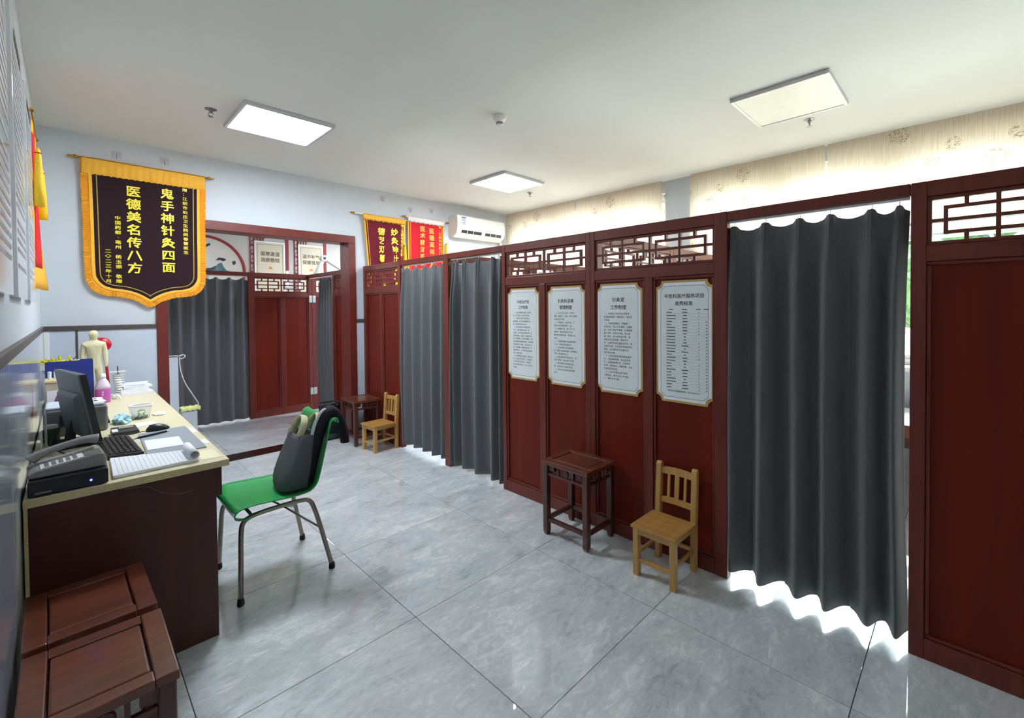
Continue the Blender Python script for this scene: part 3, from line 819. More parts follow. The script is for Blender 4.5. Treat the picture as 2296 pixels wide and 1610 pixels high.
# ------------------------------------------------------------------ green chair
gc = thing('shell_chair', 'green plastic shell chair on bent metal legs, pulled up to the desk', 'chair', (0, 0, 0))
prof = [(0.553, 0.396), (0.546, 0.412), (0.547, 0.430), (0.560, 0.446), (0.60, 0.452), (0.68, 0.446), (0.77, 0.438), (0.84, 0.436), (0.895, 0.446), (0.932, 0.482), (0.952, 0.54), (0.972, 0.63), (0.990, 0.72), (1.004, 0.80), (1.010, 0.820), (1.022, 0.828), (1.034, 0.818), (1.036, 0.806)]
P3 = smooth_path([(x, 0, z) for x, z in prof], 4)
YC, HW = 2.835, 0.222
bm = B(); rows = []
n = 22
for i, p in enumerate(P3):
    d = (P3[min(i+1, len(P3)-1)]-P3[max(i-1, 0)]).normalized()
    nrm = Vector((-d.z, 0, d.x))                       # towards the sitter
    s_ = i/(len(P3)-1)
    wf_ = HW*(1-0.10*max(0, (0.14-s_)/0.14)**2)*(1-0.04*max(0, (s_-0.8)/0.2))
    row = []
    for k in range(n+1):
        e = 2*k/n-1
        lift = 0.030*abs(e)**3.2*math.sin(PI*min(1, max(0, (s_-0.02)/0.9)))**0.5 if 0.02 < s_ < 0.92 else 0
        if s_ < 0.14: lift -= 0.018*abs(e)**4*(1-s_/0.14)
        corner = 0
        if s_ < 0.1: corner = 0.035*abs(e)**6*(1-s_/0.1)
        row.append(bm.verts.new(p+nrm*lift+Vector((corner, 0, 0))+Vector((0, YC+e*wf_, 0))))
    rows.append(row)
for a, b_ in zip(rows, rows[1:]):
    for k in range(n): bm.faces.new([a[k], a[k+1], b_[k+1], b_[k]])
sh = obj('shell', bm, 'chair_green', gc, smooth=True)
md = sh.modifiers.new('s', 'SOLIDIFY'); md.thickness = 0.006; md.offset = -1
for y0, yi in ((2.612, 2.66), (3.078, 3.01)):
    pts = smooth_path([(0.553, y0, 0.02), (0.560, y0+(yi-y0)*0.3, 0.2), (0.566, y0+(yi-y0)*0.6, 0.335), (0.582, yi, 0.385), (0.63, yi, 0.408), (0.75, yi, 0.414), (0.84, yi, 0.412), (0.884, yi, 0.40), (0.905, y0+(yi-y0)*0.8, 0.36), (0.935, y0+(yi-y0)*0.5, 0.24), (0.982, y0, 0.02)], 5)
    obj('leg_tube', tube(pts, 0.0115, n=10), 'tube_metal', gc, smooth=True)
    for x, lean in ((0.553, 0), (0.982, 0)):
        obj('rubber_foot', lathe([(0.013, 0), (0.016, 0.004), (0.016, 0.014), (0.0135, 0.034)], c=(x, y0, 0), n=12), 'rubber', gc, smooth=True)
obj('brace', tube([(0.70, 3.01, 0.405), (0.80, 2.83, 0.35), (0.938, 2.632, 0.235)], 0.005, n=8), 'tube_metal', gc, smooth=True)
obj('brace', tube([(0.70, 2.66, 0.405), (0.80, 2.83, 0.342), (0.938, 3.05, 0.235)], 0.005, n=8), 'tube_metal', gc, smooth=True)
obj('rail', tube([(0.62, 2.66, 0.405), (0.62, 3.01, 0.405)], 0.008, n=8), 'tube_metal', gc, smooth=True)
# tote bag leaning on the back
tb = thing('tote_bag', 'grey fabric tote bag slumped on the green chair seat', 'bag', (0, 0, 0))
bm = B(); rows = []
secs = [(0.775, 0.905, 0.4455, 2.70, 2.93), (0.770, 0.915, 0.47, 2.68, 2.95), (0.782, 0.925, 0.53, 2.675, 2.955), (0.818, 0.942, 0.62, 2.68, 2.955), (0.852, 0.956, 0.70, 2.685, 2.95), (0.868, 0.952, 0.748, 2.69, 2.945)]
rnd = random.Random(11)
for x0, x1, z, y0, y1 in secs:
    row = []
    for k in range(28):
        a = 2*PI*k/28
        cx_, sx_ = math.cos(a), math.sin(a)
        ex = math.copysign(abs(cx_)**0.55, cx_); ey = math.copysign(abs(sx_)**0.4, sx_)
        wob = 0.005*math.sin(5*a+z*30)+0.004*math.sin(9*a-z*50)
        row.append(bm.verts.new(((x0+x1)/2+(x1-x0)/2*ex+wob, (y0+y1)/2+(y1-y0)/2*ey, z+0.006*math.sin(3*a+1)*(1 if z > 0.46 else 0))))
    rows.append(row)
for a, b_ in zip(rows, rows[1:]):
    for k in range(28): bm.faces.new([a[k], a[(k+1) % 28], b_[(k+1) % 28], b_[k]])
bm.faces.new(rows[0][::-1])
o = obj('bag_body', bm, 'tote_grey', tb, smooth=True)
o.modifiers.new('sub', 'SUBSURF').render_levels = 1
md = o.modifiers.new('s', 'SOLIDIFY'); md.thickness = 0.004
for x, y0, y1 in ((0.872, 2.75, 2.88), (0.950, 2.75, 2.88)):
    obj('bag_handle', tube(smooth_path([(x, y0, 0.735), (x+0.028, y0+0.01, 0.80), (x+0.045, (y0+y1)/2, 0.835), (x+0.028, y1-0.01, 0.80), (x, y1, 0.735)], 5), 0.020, n=8, flat=0.3), 'cream_cloth', tb, smooth=True)
# navy padded strap draped over the chair back
ns = thing('padded_strap', 'navy padded strap with white stripe hung over the green chair back', 'strap', (0, 0, 0))
pth = smooth_path([(0.900, 2.715, 0.485), (0.925, 2.715, 0.60), (0.950, 2.715, 0.72), (0.980, 2.715, 0.815), (1.022, 2.715, 0.862), (1.064, 2.715, 0.815), (1.092, 2.71, 0.74), (1.102, 2.705, 0.665)], 6)
obj('pad', tube(pth, 0.03, n=14, radii=[0.022+0.010*math.sin(PI*min(1, i/(len(pth)-1)*1.02)) for i in range(len(pth))], flat=1.7), 'navy_cloth', ns, smooth=True)
st = [p+Vector((-0.033, -0.016, 0.014)) for p in pth[12:27]]
obj('stripe', tube(st, 0.009, n=8), 'white_cloth', ns, smooth=True)
# ------------------------------------------------------------------ waste bin
wb = thing('waste_bin', 'black mesh waste bin with dark green base beside the doorway', 'bin', (1.985, 5.275, 0.0045)); wb.scale = (1, 1, 1.24)
obj('base', lathe([(0.085, 0), (0.092, 0.01), (0.094, 0.05), (0.088, 0.05)], n=28), 'bin_green', wb)
for k in range(30):
    a = 2*PI*k/30
    o = obj('wire', tube([(0.092*math.cos(a), 0.092*math.sin(a), 0.045), (0.108*math.cos(a+0.1), 0.108*math.sin(a+0.1), 0.31)], 0.0026, n=5), 'bin_mesh', wb)
for z, r in ((0.1, 0.0955), (0.155, 0.099), (0.21, 0.1025), (0.265, 0.106)):
    obj('ring', tube([(r*math.cos(2*PI*k/28), r*math.sin(2*PI*k/28), z) for k in range(28)], 0.0028, n=5, closed=True), 'bin_mesh', wb)
obj('rim', tube([(0.11*math.cos(2*PI*k/28), 0.11*math.sin(2*PI*k/28), 0.315) for k in range(28)], 0.007, n=8, closed=True), 'black_plastic', wb, smooth=True)
obj('liner', lathe([(0.084, 0.04), (0.092, 0.12), (0.102, 0.30), (0.098, 0.30), (0.088, 0.12), (0.05, 0.06)], n=24), 'black_plastic', wb, smooth=True)

# ------------------------------------------------------------------ desk
T = 0.785
DX0, DX1, DY0, DY1 = XL+0.016, 0.480, 2.43, 5.08
dk = thing('desk', 'long dark red desk with a pale laminate top along the left wall', 'desk', (0.18, 3.75, 0))
def dob(name, bm, mat, **kw):
    for v in bm.verts: v.co -= Vector((0.18, 3.75, 0))
    return obj(name, bm, mat, dk, **kw)
dob('desktop', box(DX0, DX1, DY0, DY1, T-0.030, T), 'desk_laminate', bevel=0.002)
dob('edge_band', box(DX0, DX1+0.002, DY0-0.002, DY0, T-0.029, T-0.001), 'desk_edge')
dob('edge_band', box(DX1, DX1+0.002, DY0, DY1, T-0.029, T-0.001), 'desk_edge')
dob('side_panel', box(DX0+0.010, 0.437, 2.449, 2.475, 0, T-0.030), 'desk_red', bevel=0.002)
dob('edge_strip', box(DX0, DX0+0.010, 2.447, 2.475, 0, T-0.030), 'desk_edge')
dob('side_panel', box(DX0, 0.437, 5.03, 5.06, 0, T-0.030), 'desk_red', bevel=0.002)
dob('back_panel', box(DX0, DX0+0.02, 2.475, 5.03, 0.1, T-0.030), 'desk_red')
for a, b_ in ((2.46, 2.95), (2.952, 3.75), (3.752, 4.55), (4.552, 5.05)):
    d_ = dob('drawer', box(0.437, 0.460, a, b_, T-0.165, T-0.032), 'desk_red', bevel=0.004)
    kb = obj('knob', lathe([(0.006, 0), (0.006, 0.012), (0.012, 0.018), (0.010, 0.026)], n=12), 'brass', d_)
    kb.location = (0.460-0.18, (a+b_)/2-3.75, T-0.1); kb.rotation_euler = (0, PI/2, 0)
dob('drawer_box', box(0.05, 0.437, 2.476, 5.029, T-0.165, T-0.031), 'desk_red')

# things on the desk ---------------------------------------------------
def on_desk(name, label, cat, x, y, rz=0, z=T, group=None): return thing(name, label, cat, (x, y, z), rz, group)
# black set-top box with blue light
t = on_desk('set_top_box', 'flat black device with a blue light at the desk edge, under the telephone', 'device', -0.003, 2.535)
obj('case', box(-0.102, 0.102, -0.098, 0.098, 0.004, 0.060), 'black_plastic', t, bevel=0.004)
obj('indicator_light', lathe([(0.0035, 0), (0.0035, 0.002), (0.001, 0.003)], c=(0, 0, 0), n=10), 'blue_led', t).location = (0.055, -0.0985, 0.026)
t.children[-1].rotation_euler = (PI/2, 0, 0)
obj('maker_mark', box(-0.085, -0.045, -0.0987, -0.098, 0.012, 0.018), 'grey_plastic', t)
for sx_ in (-0.08, 0.08):
    for sy_ in (-0.08, 0.08): obj('foot', lathe([(0.008, 0), (0.008, 0.005)], c=(sx_, sy_, 0), n=10), 'rubber', t)
# telephone
ph = on_desk('telephone', 'grey corded desk telephone on top of the black device', 'telephone', -0.008, 2.545, 0.06, T+0.0605); ph.scale = (1, 1, 0.8)
bm = B(); prof = [(-0.098, 0.0), (0.098, 0.0), (0.102, 0.03), (0.094, 0.066), (0.075, 0.068), (-0.08, 0.036), (-0.102, 0.02)]
hexa([(x, -0.075, z) for x, z in prof], [(x, 0.085, z) for x, z in prof], bm)
obj('base', bm, 'phone_grey', ph, bevel=0.008, seg=3)
hs = smooth_path([(-0.092, 0.05, 0.058), (-0.055, 0.05, 0.082), (0.0, 0.05, 0.102), (0.05, 0.05, 0.113), (0.088, 0.05, 0.108)], 5)
obj('handset', tube(hs, 0.02, n=12, radii=[0.024-0.009*math.sin(PI*i/(len(hs)-1)) for i in range(len(hs))], flat=1.2), 'phone_grey', ph, smooth=True)
def slope(x): return 0.036+(x+0.08)*(0.032/0.155)
bm = B()
for x0, x1, y0, y1, h in ((-0.07, 0.04, -0.068, 0.005, 0.002),): hexa([(x0, y0, slope(x0)), (x1, y0, slope(x1)), (x1, y1, slope(x1)), (x0, y1, slope(x0))], [(x0, y0, slope(x0)+h), (x1, y0, slope(x1)+h), (x1, y1, slope(x1)+h), (x0, y1, slope(x0)+h)], bm)
obj('key_plate', bm, 'white_plastic', ph)
for i in range(5):
    for j in range(3):
        x = -0.06+i*0.018; y_ = -0.06+j*0.021
        obj('key', hexa([(x, y_, slope(x)+0.002), (x+0.012, y_, slope(x+0.012)+0.002), (x+0.012, y_+0.014, slope(x+0.012)+0.002), (x, y_+0.014, slope(x)+0.002)], [(x+0.001, y_+0.001, slope(x)+0.005), (x+0.011, y_+0.001, slope(x+0.012)+0.005), (x+0.011, y_+0.013, slope(x+0.012)+0.005), (x+0.001, y_+0.013, slope(x)+0.005)]), 'phone_grey', ph)
obj('display', hexa([(0.045, -0.066, slope(0.045)), (0.088, -0.066, 0.0675), (0.088, 0.012, 0.0675), (0.045, 0.012, slope(0.045))], [(0.045, -0.066, slope(0.045)+0.003), (0.088, -0.066, 0.0705), (0.088, 0.012, 0.0705), (0.045, 0.012, slope(0.045)+0.003)]), 'lcd', ph)
obj('hook_lamp', box(0.0, 0.02, 0.018, 0.024, 0.06, 0.066), 'white_plastic', ph)
# keyboard
kb = on_desk('keyboard', 'black computer keyboard beside the notepad', 'keyboard', 0.162, 3.02, 0.05)
bm = hexa([(-0.062, -0.215, 0), (0.062, -0.215, 0), (0.062, 0.215, 0), (-0.062, 0.215, 0)], [(-0.060, -0.213, 0.022), (0.060, -0.213, 0.012), (0.060, 0.213, 0.012), (-0.060, 0.213, 0.022)])
obj('case', bm, 'black_plastic', kb, bevel=0.003)
for i in range(6):
    for j in range(15):
        x = -0.054+i*0.0182; y_ = -0.205+j*0.0275; z = 0.0205-(x+0.06)*0.083
        obj('key', hexa([(x, y_, z-0.001), (x+0.0155, y_, z-0.002), (x+0.0155, y_+0.0235, z-0.002), (x, y_+0.0235, z-0.001)], [(x+0.002, y_+0.003, z+0.007), (x+0.0135, y_+0.003, z+0.006), (x+0.0135, y_+0.0205, z+0.006), (x+0.002, y_+0.0205, z+0.007)]), 'key_black', kb)
# monitor (back towards the wall)
a0 = Vector((0.098, 3.10, 0)); a1 = Vector((0.018, 3.50, 0))
ctr = (a0+a1)/2; ang = math.atan2(a1.y-a0.y, a1.x-a0.x)
mo = on_desk('monitor', 'black flat computer monitor seen from behind, on the desk', 'monitor', ctr.x, ctr.y, ang-PI/2)
# local: y along width (0 near..), x normal (+x = screen side), tilt back by 9 deg
W2 = (a1-a0).length/2
bm = B(); tl = 0.155
def mp(x, y_, z): return (x-(z-0.031)*tl, y_, z)
hexa([mp(-0.022, -W2, 0.031), mp(0.012, -W2, 0.031), mp(0.012, W2, 0.031), mp(-0.022, W2, 0.031)], [mp(-0.018, -W2, 0.365), mp(0.012, -W2, 0.365), mp(0.012, W2, 0.365), mp(-0.018, W2, 0.365)], bm)
obj('case', bm, 'monitor_back', mo, bevel=0.006, seg=3)
bm = B(); hexa([mp(0.0121, -W2+0.012, 0.05), mp(0.0135, -W2+0.012, 0.05), mp(0.0135, W2-0.012, 0.05), mp(0.0121, W2-0.012, 0.05)], [mp(0.0121, -W2+0.012, 0.352), mp(0.0135, -W2+0.012, 0.352), mp(0.0135, W2-0.012, 0.352), mp(0.0121, W2-0.012, 0.352)], bm)
obj('screen', bm, 'black_plastic', mo)
bm = B(); hexa([mp(-0.045, -W2*0.7, 0.06), mp(-0.02, -W2*0.86, 0.05), mp(-0.02, W2*0.86, 0.05), mp(-0.045, W2*0.7, 0.06)], [mp(-0.040, -W2*0.7, 0.25), mp(-0.018, -W2*0.86, 0.27), mp(-0.018, W2*0.86, 0.27), mp(-0.040, W2*0.7, 0.25)], bm)
obj('rear_housing', bm, 'monitor_back', mo, bevel=0.008, seg=3)
obj('side_edge', hexa([mp(-0.014, -W2-0.001, 0.033), mp(0.0115, -W2-0.001, 0.033), mp(0.0115, -W2+0.002, 0.033), mp(-0.014, -W2+0.002, 0.033)], [mp(-0.012, -W2-0.001, 0.362), mp(0.0115, -W2-0.001, 0.362), mp(0.0115, -W2+0.002, 0.362), mp(-0.012, -W2+0.002, 0.362)]), 'black_plastic', mo)
obj('stand_neck', hexa([(-0.075, -0.03, 0.010), (-0.045, -0.03, 0.010), (-0.045, 0.03, 0.010), (-0.075, 0.03, 0.010)], [(-0.055, -0.03, 0.15), (-0.035, -0.03, 0.15), (-0.035, 0.03, 0.15), (-0.055, 0.03, 0.15)]), 'black_plastic', mo, bevel=0.004)
obj('stand_base', box(-0.12, 0.025, -0.11, 0.11, 0, 0.012), 'black_plastic', mo, bevel=0.005)
# printer
pr_ = on_desk('printer', 'grey desktop printer behind the monitor', 'printer', 0.025, 3.66)
obj('body', box(-0.118, 0.122, -0.13, 0.13, 0.0, 0.142), 'grey_plastic', pr_, bevel=0.014, seg=3)
obj('lid', box(-0.11, 0.110, -0.12, 0.12, 0.142, 0.156), 'device_white', pr_, bevel=0.006)
obj('paper_tray', box(0.1225, 0.132, -0.09, 0.09, 0.03, 0.045), 'dark_plastic', pr_, bevel=0.004)
obj('vent', box(-0.06, 0.06, -0.1312, -0.1302, 0.05, 0.11), 'dark_plastic', pr_)
# sheet of paper with black marks on printer
t = on_desk('printed_sheet', 'white sheet with black marks lying on the grey printer', 'paper', 0.06, 3.66, 0.1, T+0.1565)
obj('sheet', box(-0.075, 0.075, -0.1, 0.1, 0, 0.0015), 'paper', t)
obj('mark', prism_z([(0.02, -0.06), (0.05, -0.05), (0.045, -0.01), (0.03, -0.02), (0.015, -0.03)], 0.0016, 0.002), 'ink', t)
obj('mark', prism_z([(0.03, 0.02), (0.055, 0.03), (0.05, 0.06), (0.025, 0.05)], 0.0016, 0.002), 'ink', t)
# grey mat, notes, pad
def sheet(name, label, cat, pts, mat, h=0.0015, z=T, group=None):
    cx_ = sum(p[0] for p in pts)/len(pts); cy2 = sum(p[1] for p in pts)/len(pts)
    o = obj(name, prism_z([(x-cx_, y_-cy2) for x, y_ in pts], 0, h), mat); o.location = (cx_, cy2, z)
    return tag(o, label, cat, group)
sheet('desk_mat', 'grey rectangular folder lying near the desk edge under a note sheet', 'folder', [(0.238, 2.70), (0.448, 2.705), (0.446, 3.287), (0.250, 3.26)], 'mat_grey', 0.006)
sheet('note_sheet', 'blank white note sheet lying on the grey folder', 'paper', [(0.248, 2.839), (0.380, 2.823), (0.387, 3.033), (0.255, 3.065)], 'paper', 0.001, T+0.0065)
sheet('paper_slip', 'white slips lying under the mouse beside the keyboard', 'paper', [(0.235, 3.08), (0.285, 3.09), (0.28, 3.21), (0.232, 3.2)], 'paper', 0.0012, T+0.0001)
sheet('paper_slip', 'white sheet beside the plastic tub', 'paper', [(0.257, 3.49), (0.349, 3.503), (0.343, 3.60), (0.262, 3.61)], 'paper', 0.001)
sheet('cream_card', 'pale yellow card at the near right corner of the desk', 'paper', [(0.395, 2.50), (0.467, 2.484), (0.462, 2.655), (0.40, 2.67)], 'cream_paper', 0.0012)
sheet('paper_slip', 'white paper scraps along the desk edge beside the grey folder', 'paper', [(0.452, 2.80), (0.474, 2.78), (0.472, 2.90), (0.451, 2.88)], 'paper', 0.002)
sheet('paper_slip', 'torn white slip along the desk edge beyond the grey folder', 'paper', [(0.45, 3.08), (0.474, 3.10), (0.47, 3.22), (0.452, 3.24)], 'paper', 0.002)
t = on_desk('notepad', 'ruled white notepad with a curled page at the near desk edge', 'notepad', 0.252, 2.64)
def np_(x, y_): return (x-0.252, y_-2.64)
obj('pages', prism_z([np_(0.112, 2.475), np_(0.385, 2.485), np_(0.380, 2.68), np_(0.118, 2.79)], 0, 0.014), 'paper', t, bevel=0.003)
bm = B()
for k in range(17):
    x = 0.13+k*0.0145
    a = np_(x, 2.487); b_ = np_(x, 2.775-(x-0.118)*0.4)
    bm.faces.new([bm.verts.new(p) for p in ((a[0], a[1], 0.0143), (a[0]+0.0009, a[1], 0.0143), (b_[0]+0.0009, b_[1], 0.0143), (b_[0], b_[1], 0.0143))])
tag(flat(bm, 'ruled_lines', 'ink_soft', t), kind='stuff')
curl = [(0.017*math.cos(a), 0.017*math.sin(a)+0.018) for a in [-PI/2+2*PI*k/16*0.9 for k in range(17)]]
bm = B(); rows = []
for (yy) in (-0.155, 0.045):
    rows.append([bm.verts.new((0.118+cx_, yy, 0.0145+cz_-0.001)) for cx_, cz_ in curl])
for k in range(16): bm.faces.new([rows[0][k], rows[0][k+1], rows[1][k+1], rows[1][k]])
o = obj('curled_page', bm, 'paper', t, smooth=True); md = o.modifiers.new('s', 'SOLIDIFY'); md.thickness = 0.0012
# mouse, pen, stapler
t = on_desk('mouse', 'black computer mouse on the desk beside the pen', 'mouse', 0.330, 3.285, 0.2, T+0.0062)
bm = B(); bmesh.ops.create_uvsphere(bm, u_segments=20, v_segments=12, radius=1)
for v in bm.verts: v.co = Vector((v.co.x*0.052*(1-0.1*v.co.y), v.co.y*0.030*(1+0.12*v.co.x), max(v.co.z, -0.05)*0.034*(1-0.25*v.co.x)+0.002))
obj('shell', bm, 'black_plastic', t, smooth=True)
obj('scroll_wheel', tube([(-0.03, -0.004, 0.029), (-0.03, 0.004, 0.029)], 0.007, n=12), 'dark_plastic', t)
obj('cable', tube(smooth_path([(-0.05, 0, 0.006), (-0.075, 0.012, 0.003), (-0.105, 0.0, 0.002), (-0.14, 0.03, 0.002), (-0.19, 0.03, 0.003)], 5), 0.0022, n=6), 'cord_black', t, smooth=True)
pn = on_desk('pen', 'dark blue pen with a silver tip beside the mouse', 'pen', 0.285, 3.15, math.atan2(0.075, 0.16), T+0.0075)
obj('barrel', tube([(-0.055, 0, 0.005), (0.078, 0, 0.005)], 0.005, n=10), 'navy_cloth', pn, smooth=True)
obj('tip', tube([(-0.088, 0, 0.003), (-0.055, 0, 0.005)], 0.004, n=10, radii=[0.001, 0.0045]), 'steel', pn, smooth=True)
obj('cap_end', tube([(0.078, 0, 0.005), (0.09, 0, 0.005)], 0.0042, n=10), 'white_plastic', pn, smooth=True)
t = on_desk('stapler', 'dark grey stapler-like device with a metal strip beside the printer', 'device', 0.205, 3.36, 0.05)
obj('base', hexa([(-0.055, -0.045, 0), (0.055, -0.045, 0), (0.055, 0.045, 0), (-0.055, 0.045, 0)], [(-0.053, -0.042, 0.018), (0.050, -0.042, 0.018), (0.045, 0.042, 0.034), (-0.053, 0.042, 0.034)]), 'dark_plastic', t, bevel=0.004)
obj('metal_strip', hexa([(-0.025, 0.0, 0.0272), (0.035, 0.0, 0.0272), (0.035, 0.018, 0.031), (-0.025, 0.018, 0.031)], [(-0.025, 0.0, 0.031), (0.035, 0.0, 0.031), (0.035, 0.018, 0.035), (-0.025, 0.018, 0.035)]), 'hinge_steel', t)
obj('label_slip', hexa([(-0.053, -0.03, 0.0205), (-0.03, -0.03, 0.0205), (-0.03, 0.01, 0.0282), (-0.053, 0.01, 0.0282)], [(-0.053, -0.03, 0.0215), (-0.03, -0.03, 0.0215), (-0.03, 0.01, 0.0292), (-0.053, 0.01, 0.0292)]), 'paper', t)
# plastic tub with green logo
tb_ = on_desk('plastic_tub', 'clear plastic tub with a green logo and printed lettering', 'tub', 0.300, 3.76)
obj('tub_wall', lathe([(0.042, 0.0), (0.044, 0.003), (0.054, 0.078), (0.0525, 0.078), (0.0425, 0.004)], n=32), 'clear_plastic', tb_, smooth=True)
obj('rim', tube([(0.055*math.cos(2*PI*k/32), 0.055*math.sin(2*PI*k/32), 0.08) for k in range(32)], 0.004, n=8, closed=True), 'white_plastic', tb_, smooth=True)
obj('contents', lathe([(0.040, 0.004), (0.042, 0.03), (0.03, 0.045)], n=20), 'tissue', tb_, smooth=True)
def wrap(bm, R0):
    for v in bm.verts:
        a = v.co.x/R0; R = 0.0437+v.co.z*0.133+0.0006
        v.co = Vector((R*math.sin(a), -R*math.cos(a), v.co.z))
    return bm
bm = B()
for p0, p1, w_ in (((-0.018, 0.050), (-0.006, 0.058), 0.006), ((-0.006, 0.058), (0.012, 0.056), 0.006), ((0.012, 0.056), (0.02, 0.044), 0.005), ((-0.016, 0.044), (-0.008, 0.032), 0.006), ((-0.008, 0.032), (-0.018, 0.022), 0.006), ((0.018, 0.042), (0.006, 0.034), 0.006), ((0.006, 0.034), (0.018, 0.022), 0.006)):
    d = Vector((p1[0]-p0[0], 0, p1[1]-p0[1])).normalized(); n_ = Vector((-d.z, 0, d.x))*w_/2
    a, b_ = Vector((p0[0], 0, p0[1])), Vector((p1[0], 0, p1[1]))
    bm.faces.new([bm.verts.new(q) for q in (a-n_, b_-n_, b_+n_, a+n_)])
flat(wrap(bm, 0.05), 'logo', 'logo_green', tb_)
bm = B()
for k in range(9):
    x = -0.036+k*0.008; h = 0.010+0.003*((k*7) % 3)
    bm.faces.new([bm.verts.new(q) for q in ((x, 0, 0.006), (x+0.0056, 0, 0.006), (x+0.0056, 0, 0.006+h), (x, 0, 0.006+h))])
flat(wrap(bm, 0.05), 'printed_line', 'logo_teal', tb_)
# crumpled wrap of masks
def blob(name, label, cat, x, y_, sx_, sy_, sz_, mat, seed, z=T, lvl=3, amp=0.25):
    rnd = random.Random(seed)
    bm = B(); bmesh.ops.create_icosphere(bm, subdivisions=lvl, radius=1)
    for v in bm.verts:
        f = 1+rnd.uniform(-amp, amp)
        v.co = Vector((v.co.x*sx_*f, v.co.y*sy_*f, max(v.co.z*f, -0.6)*sz_+0.6*sz_))
    o = obj(name, bm, mat); o.location = (x, y_, z)
    return tag(o, label, cat)
blob('plastic_bag', 'crumpled clear bag of pale blue masks beside the tub', 'bag', 0.214, 3.69, 0.038, 0.07, 0.032, 'mask_blue', 5)
blob('tissue', 'crumpled white tissue beside the plastic tub', 'tissue', 0.392, 3.80, 0.03, 0.05, 0.008, 'tissue', 6)
# pink bottle
def bottle(name, label, x, y_, s_, mats, group=None):
    t = on_desk(name, label, 'bottle', x, y_, group=group)
    obj('liquid', lathe([(0.038*s_, 0), (0.040*s_, 0.004), (0.040*s_, 0.10*s_), (0.039*s_, 0.101*s_)], n=28), mats[0], t, smooth=True)
    obj('shoulder', lathe([(0.040*s_, 0.1012*s_), (0.0395*s_, 0.12*s_), (0.028*s_, 0.155*s_), (0.016*s_, 0.172*s_), (0.014*s_, 0.178*s_)], n=28), mats[1], t, smooth=True)
    obj('cap', lathe([(0.017*s_, 0.178*s_), (0.0175*s_, 0.186*s_), (0.0165*s_, 0.205*s_), (0.008*s_, 0.212*s_)], n=20), mats[2], t, smooth=True)
    return t
t = bottle('liquid_bottle', 'clear bottle of bright pink liquid with white cap on the desk', 0.170, 4.62, 1.0, ('pink_liquid', 'bottle_frost', 'bottle_cap'))
for k in range(4): obj('printed_mark', box(-0.012+k*0.002, -0.004+k*0.002, -0.0415, -0.0405, 0.02+k*0.018, 0.032+k*0.018), 'bottle_frost', t)
bottle('liquid_bottle', 'small purple bottle with white cap beside the cardboard carton', -0.03, 4.30, 0.8, ('purple_bottle', 'purple_bottle', 'bottle_cap'))
# blue file box
t = on_desk('file_box', 'tall blue plastic file box standing across the desk behind the monitor', 'box', 0.010, 4.72)
obj('front', box(-0.116, 0.116, -0.060, -0.052, 0, 0.315), 'blue_plastic', t, bevel=0.003)
obj('back', box(-0.116, 0.116, 0.052, 0.060, 0, 0.315), 'blue_plastic', t, bevel=0.003)
obj('side', box(-0.116, -0.108, -0.052, 0.052, 0, 0.30), 'blue_plastic', t)
obj('side', box(0.108, 0.116, -0.052, 0.052, 0, 0.30), 'blue_plastic', t)
obj('bottom', box(-0.108, 0.108, -0.052, 0.052, 0, 0.008), 'blue_plastic', t)
obj('edge_trim', box(0.116, 0.121, -0.061, -0.050, 0.0, 0.316), 'cream_plastic', t)
for k in range(5): obj('rib', box(-0.1, 0.1, -0.0625, -0.060, 0.03+k*0.018, 0.036+k*0.018), 'blue_plastic', t)
# yellow leafy packet on the blue box
fl = on_desk('yellow_posy', 'bunch of yellow petals lying behind the blue file box top', 'flowers', -0.04, 4.72, 0, T+0.30)
rnd = random.Random(2)
for k in range(44):
    a = rnd.uniform(-0.4, PI+0.4); L_ = rnd.uniform(0.03, 0.065); x0 = rnd.uniform(-0.075, 0.075); yy = rnd.uniform(-0.03, 0.03)
    d = Vector((math.cos(a), rnd.uniform(-0.3, 0.3), abs(math.sin(a))*0.45+0.1)).normalized()
    obj('petal', tube([Vector((x0, yy, 0)), Vector((x0, yy, 0))+d*L_*0.5, Vector((x0, yy, 0))+d*L_], 0.01, n=6, radii=[0.004, 0.010, 0.002], flat=0.6), 'yellow_leaf', fl, smooth=True)
obj('stalk', tube([(0.05, 0, 0.0), (0.09, 0, 0.05)], 0.003, n=6, radii=[0.004, 0.001]), 'ink_dark_teal', fl)
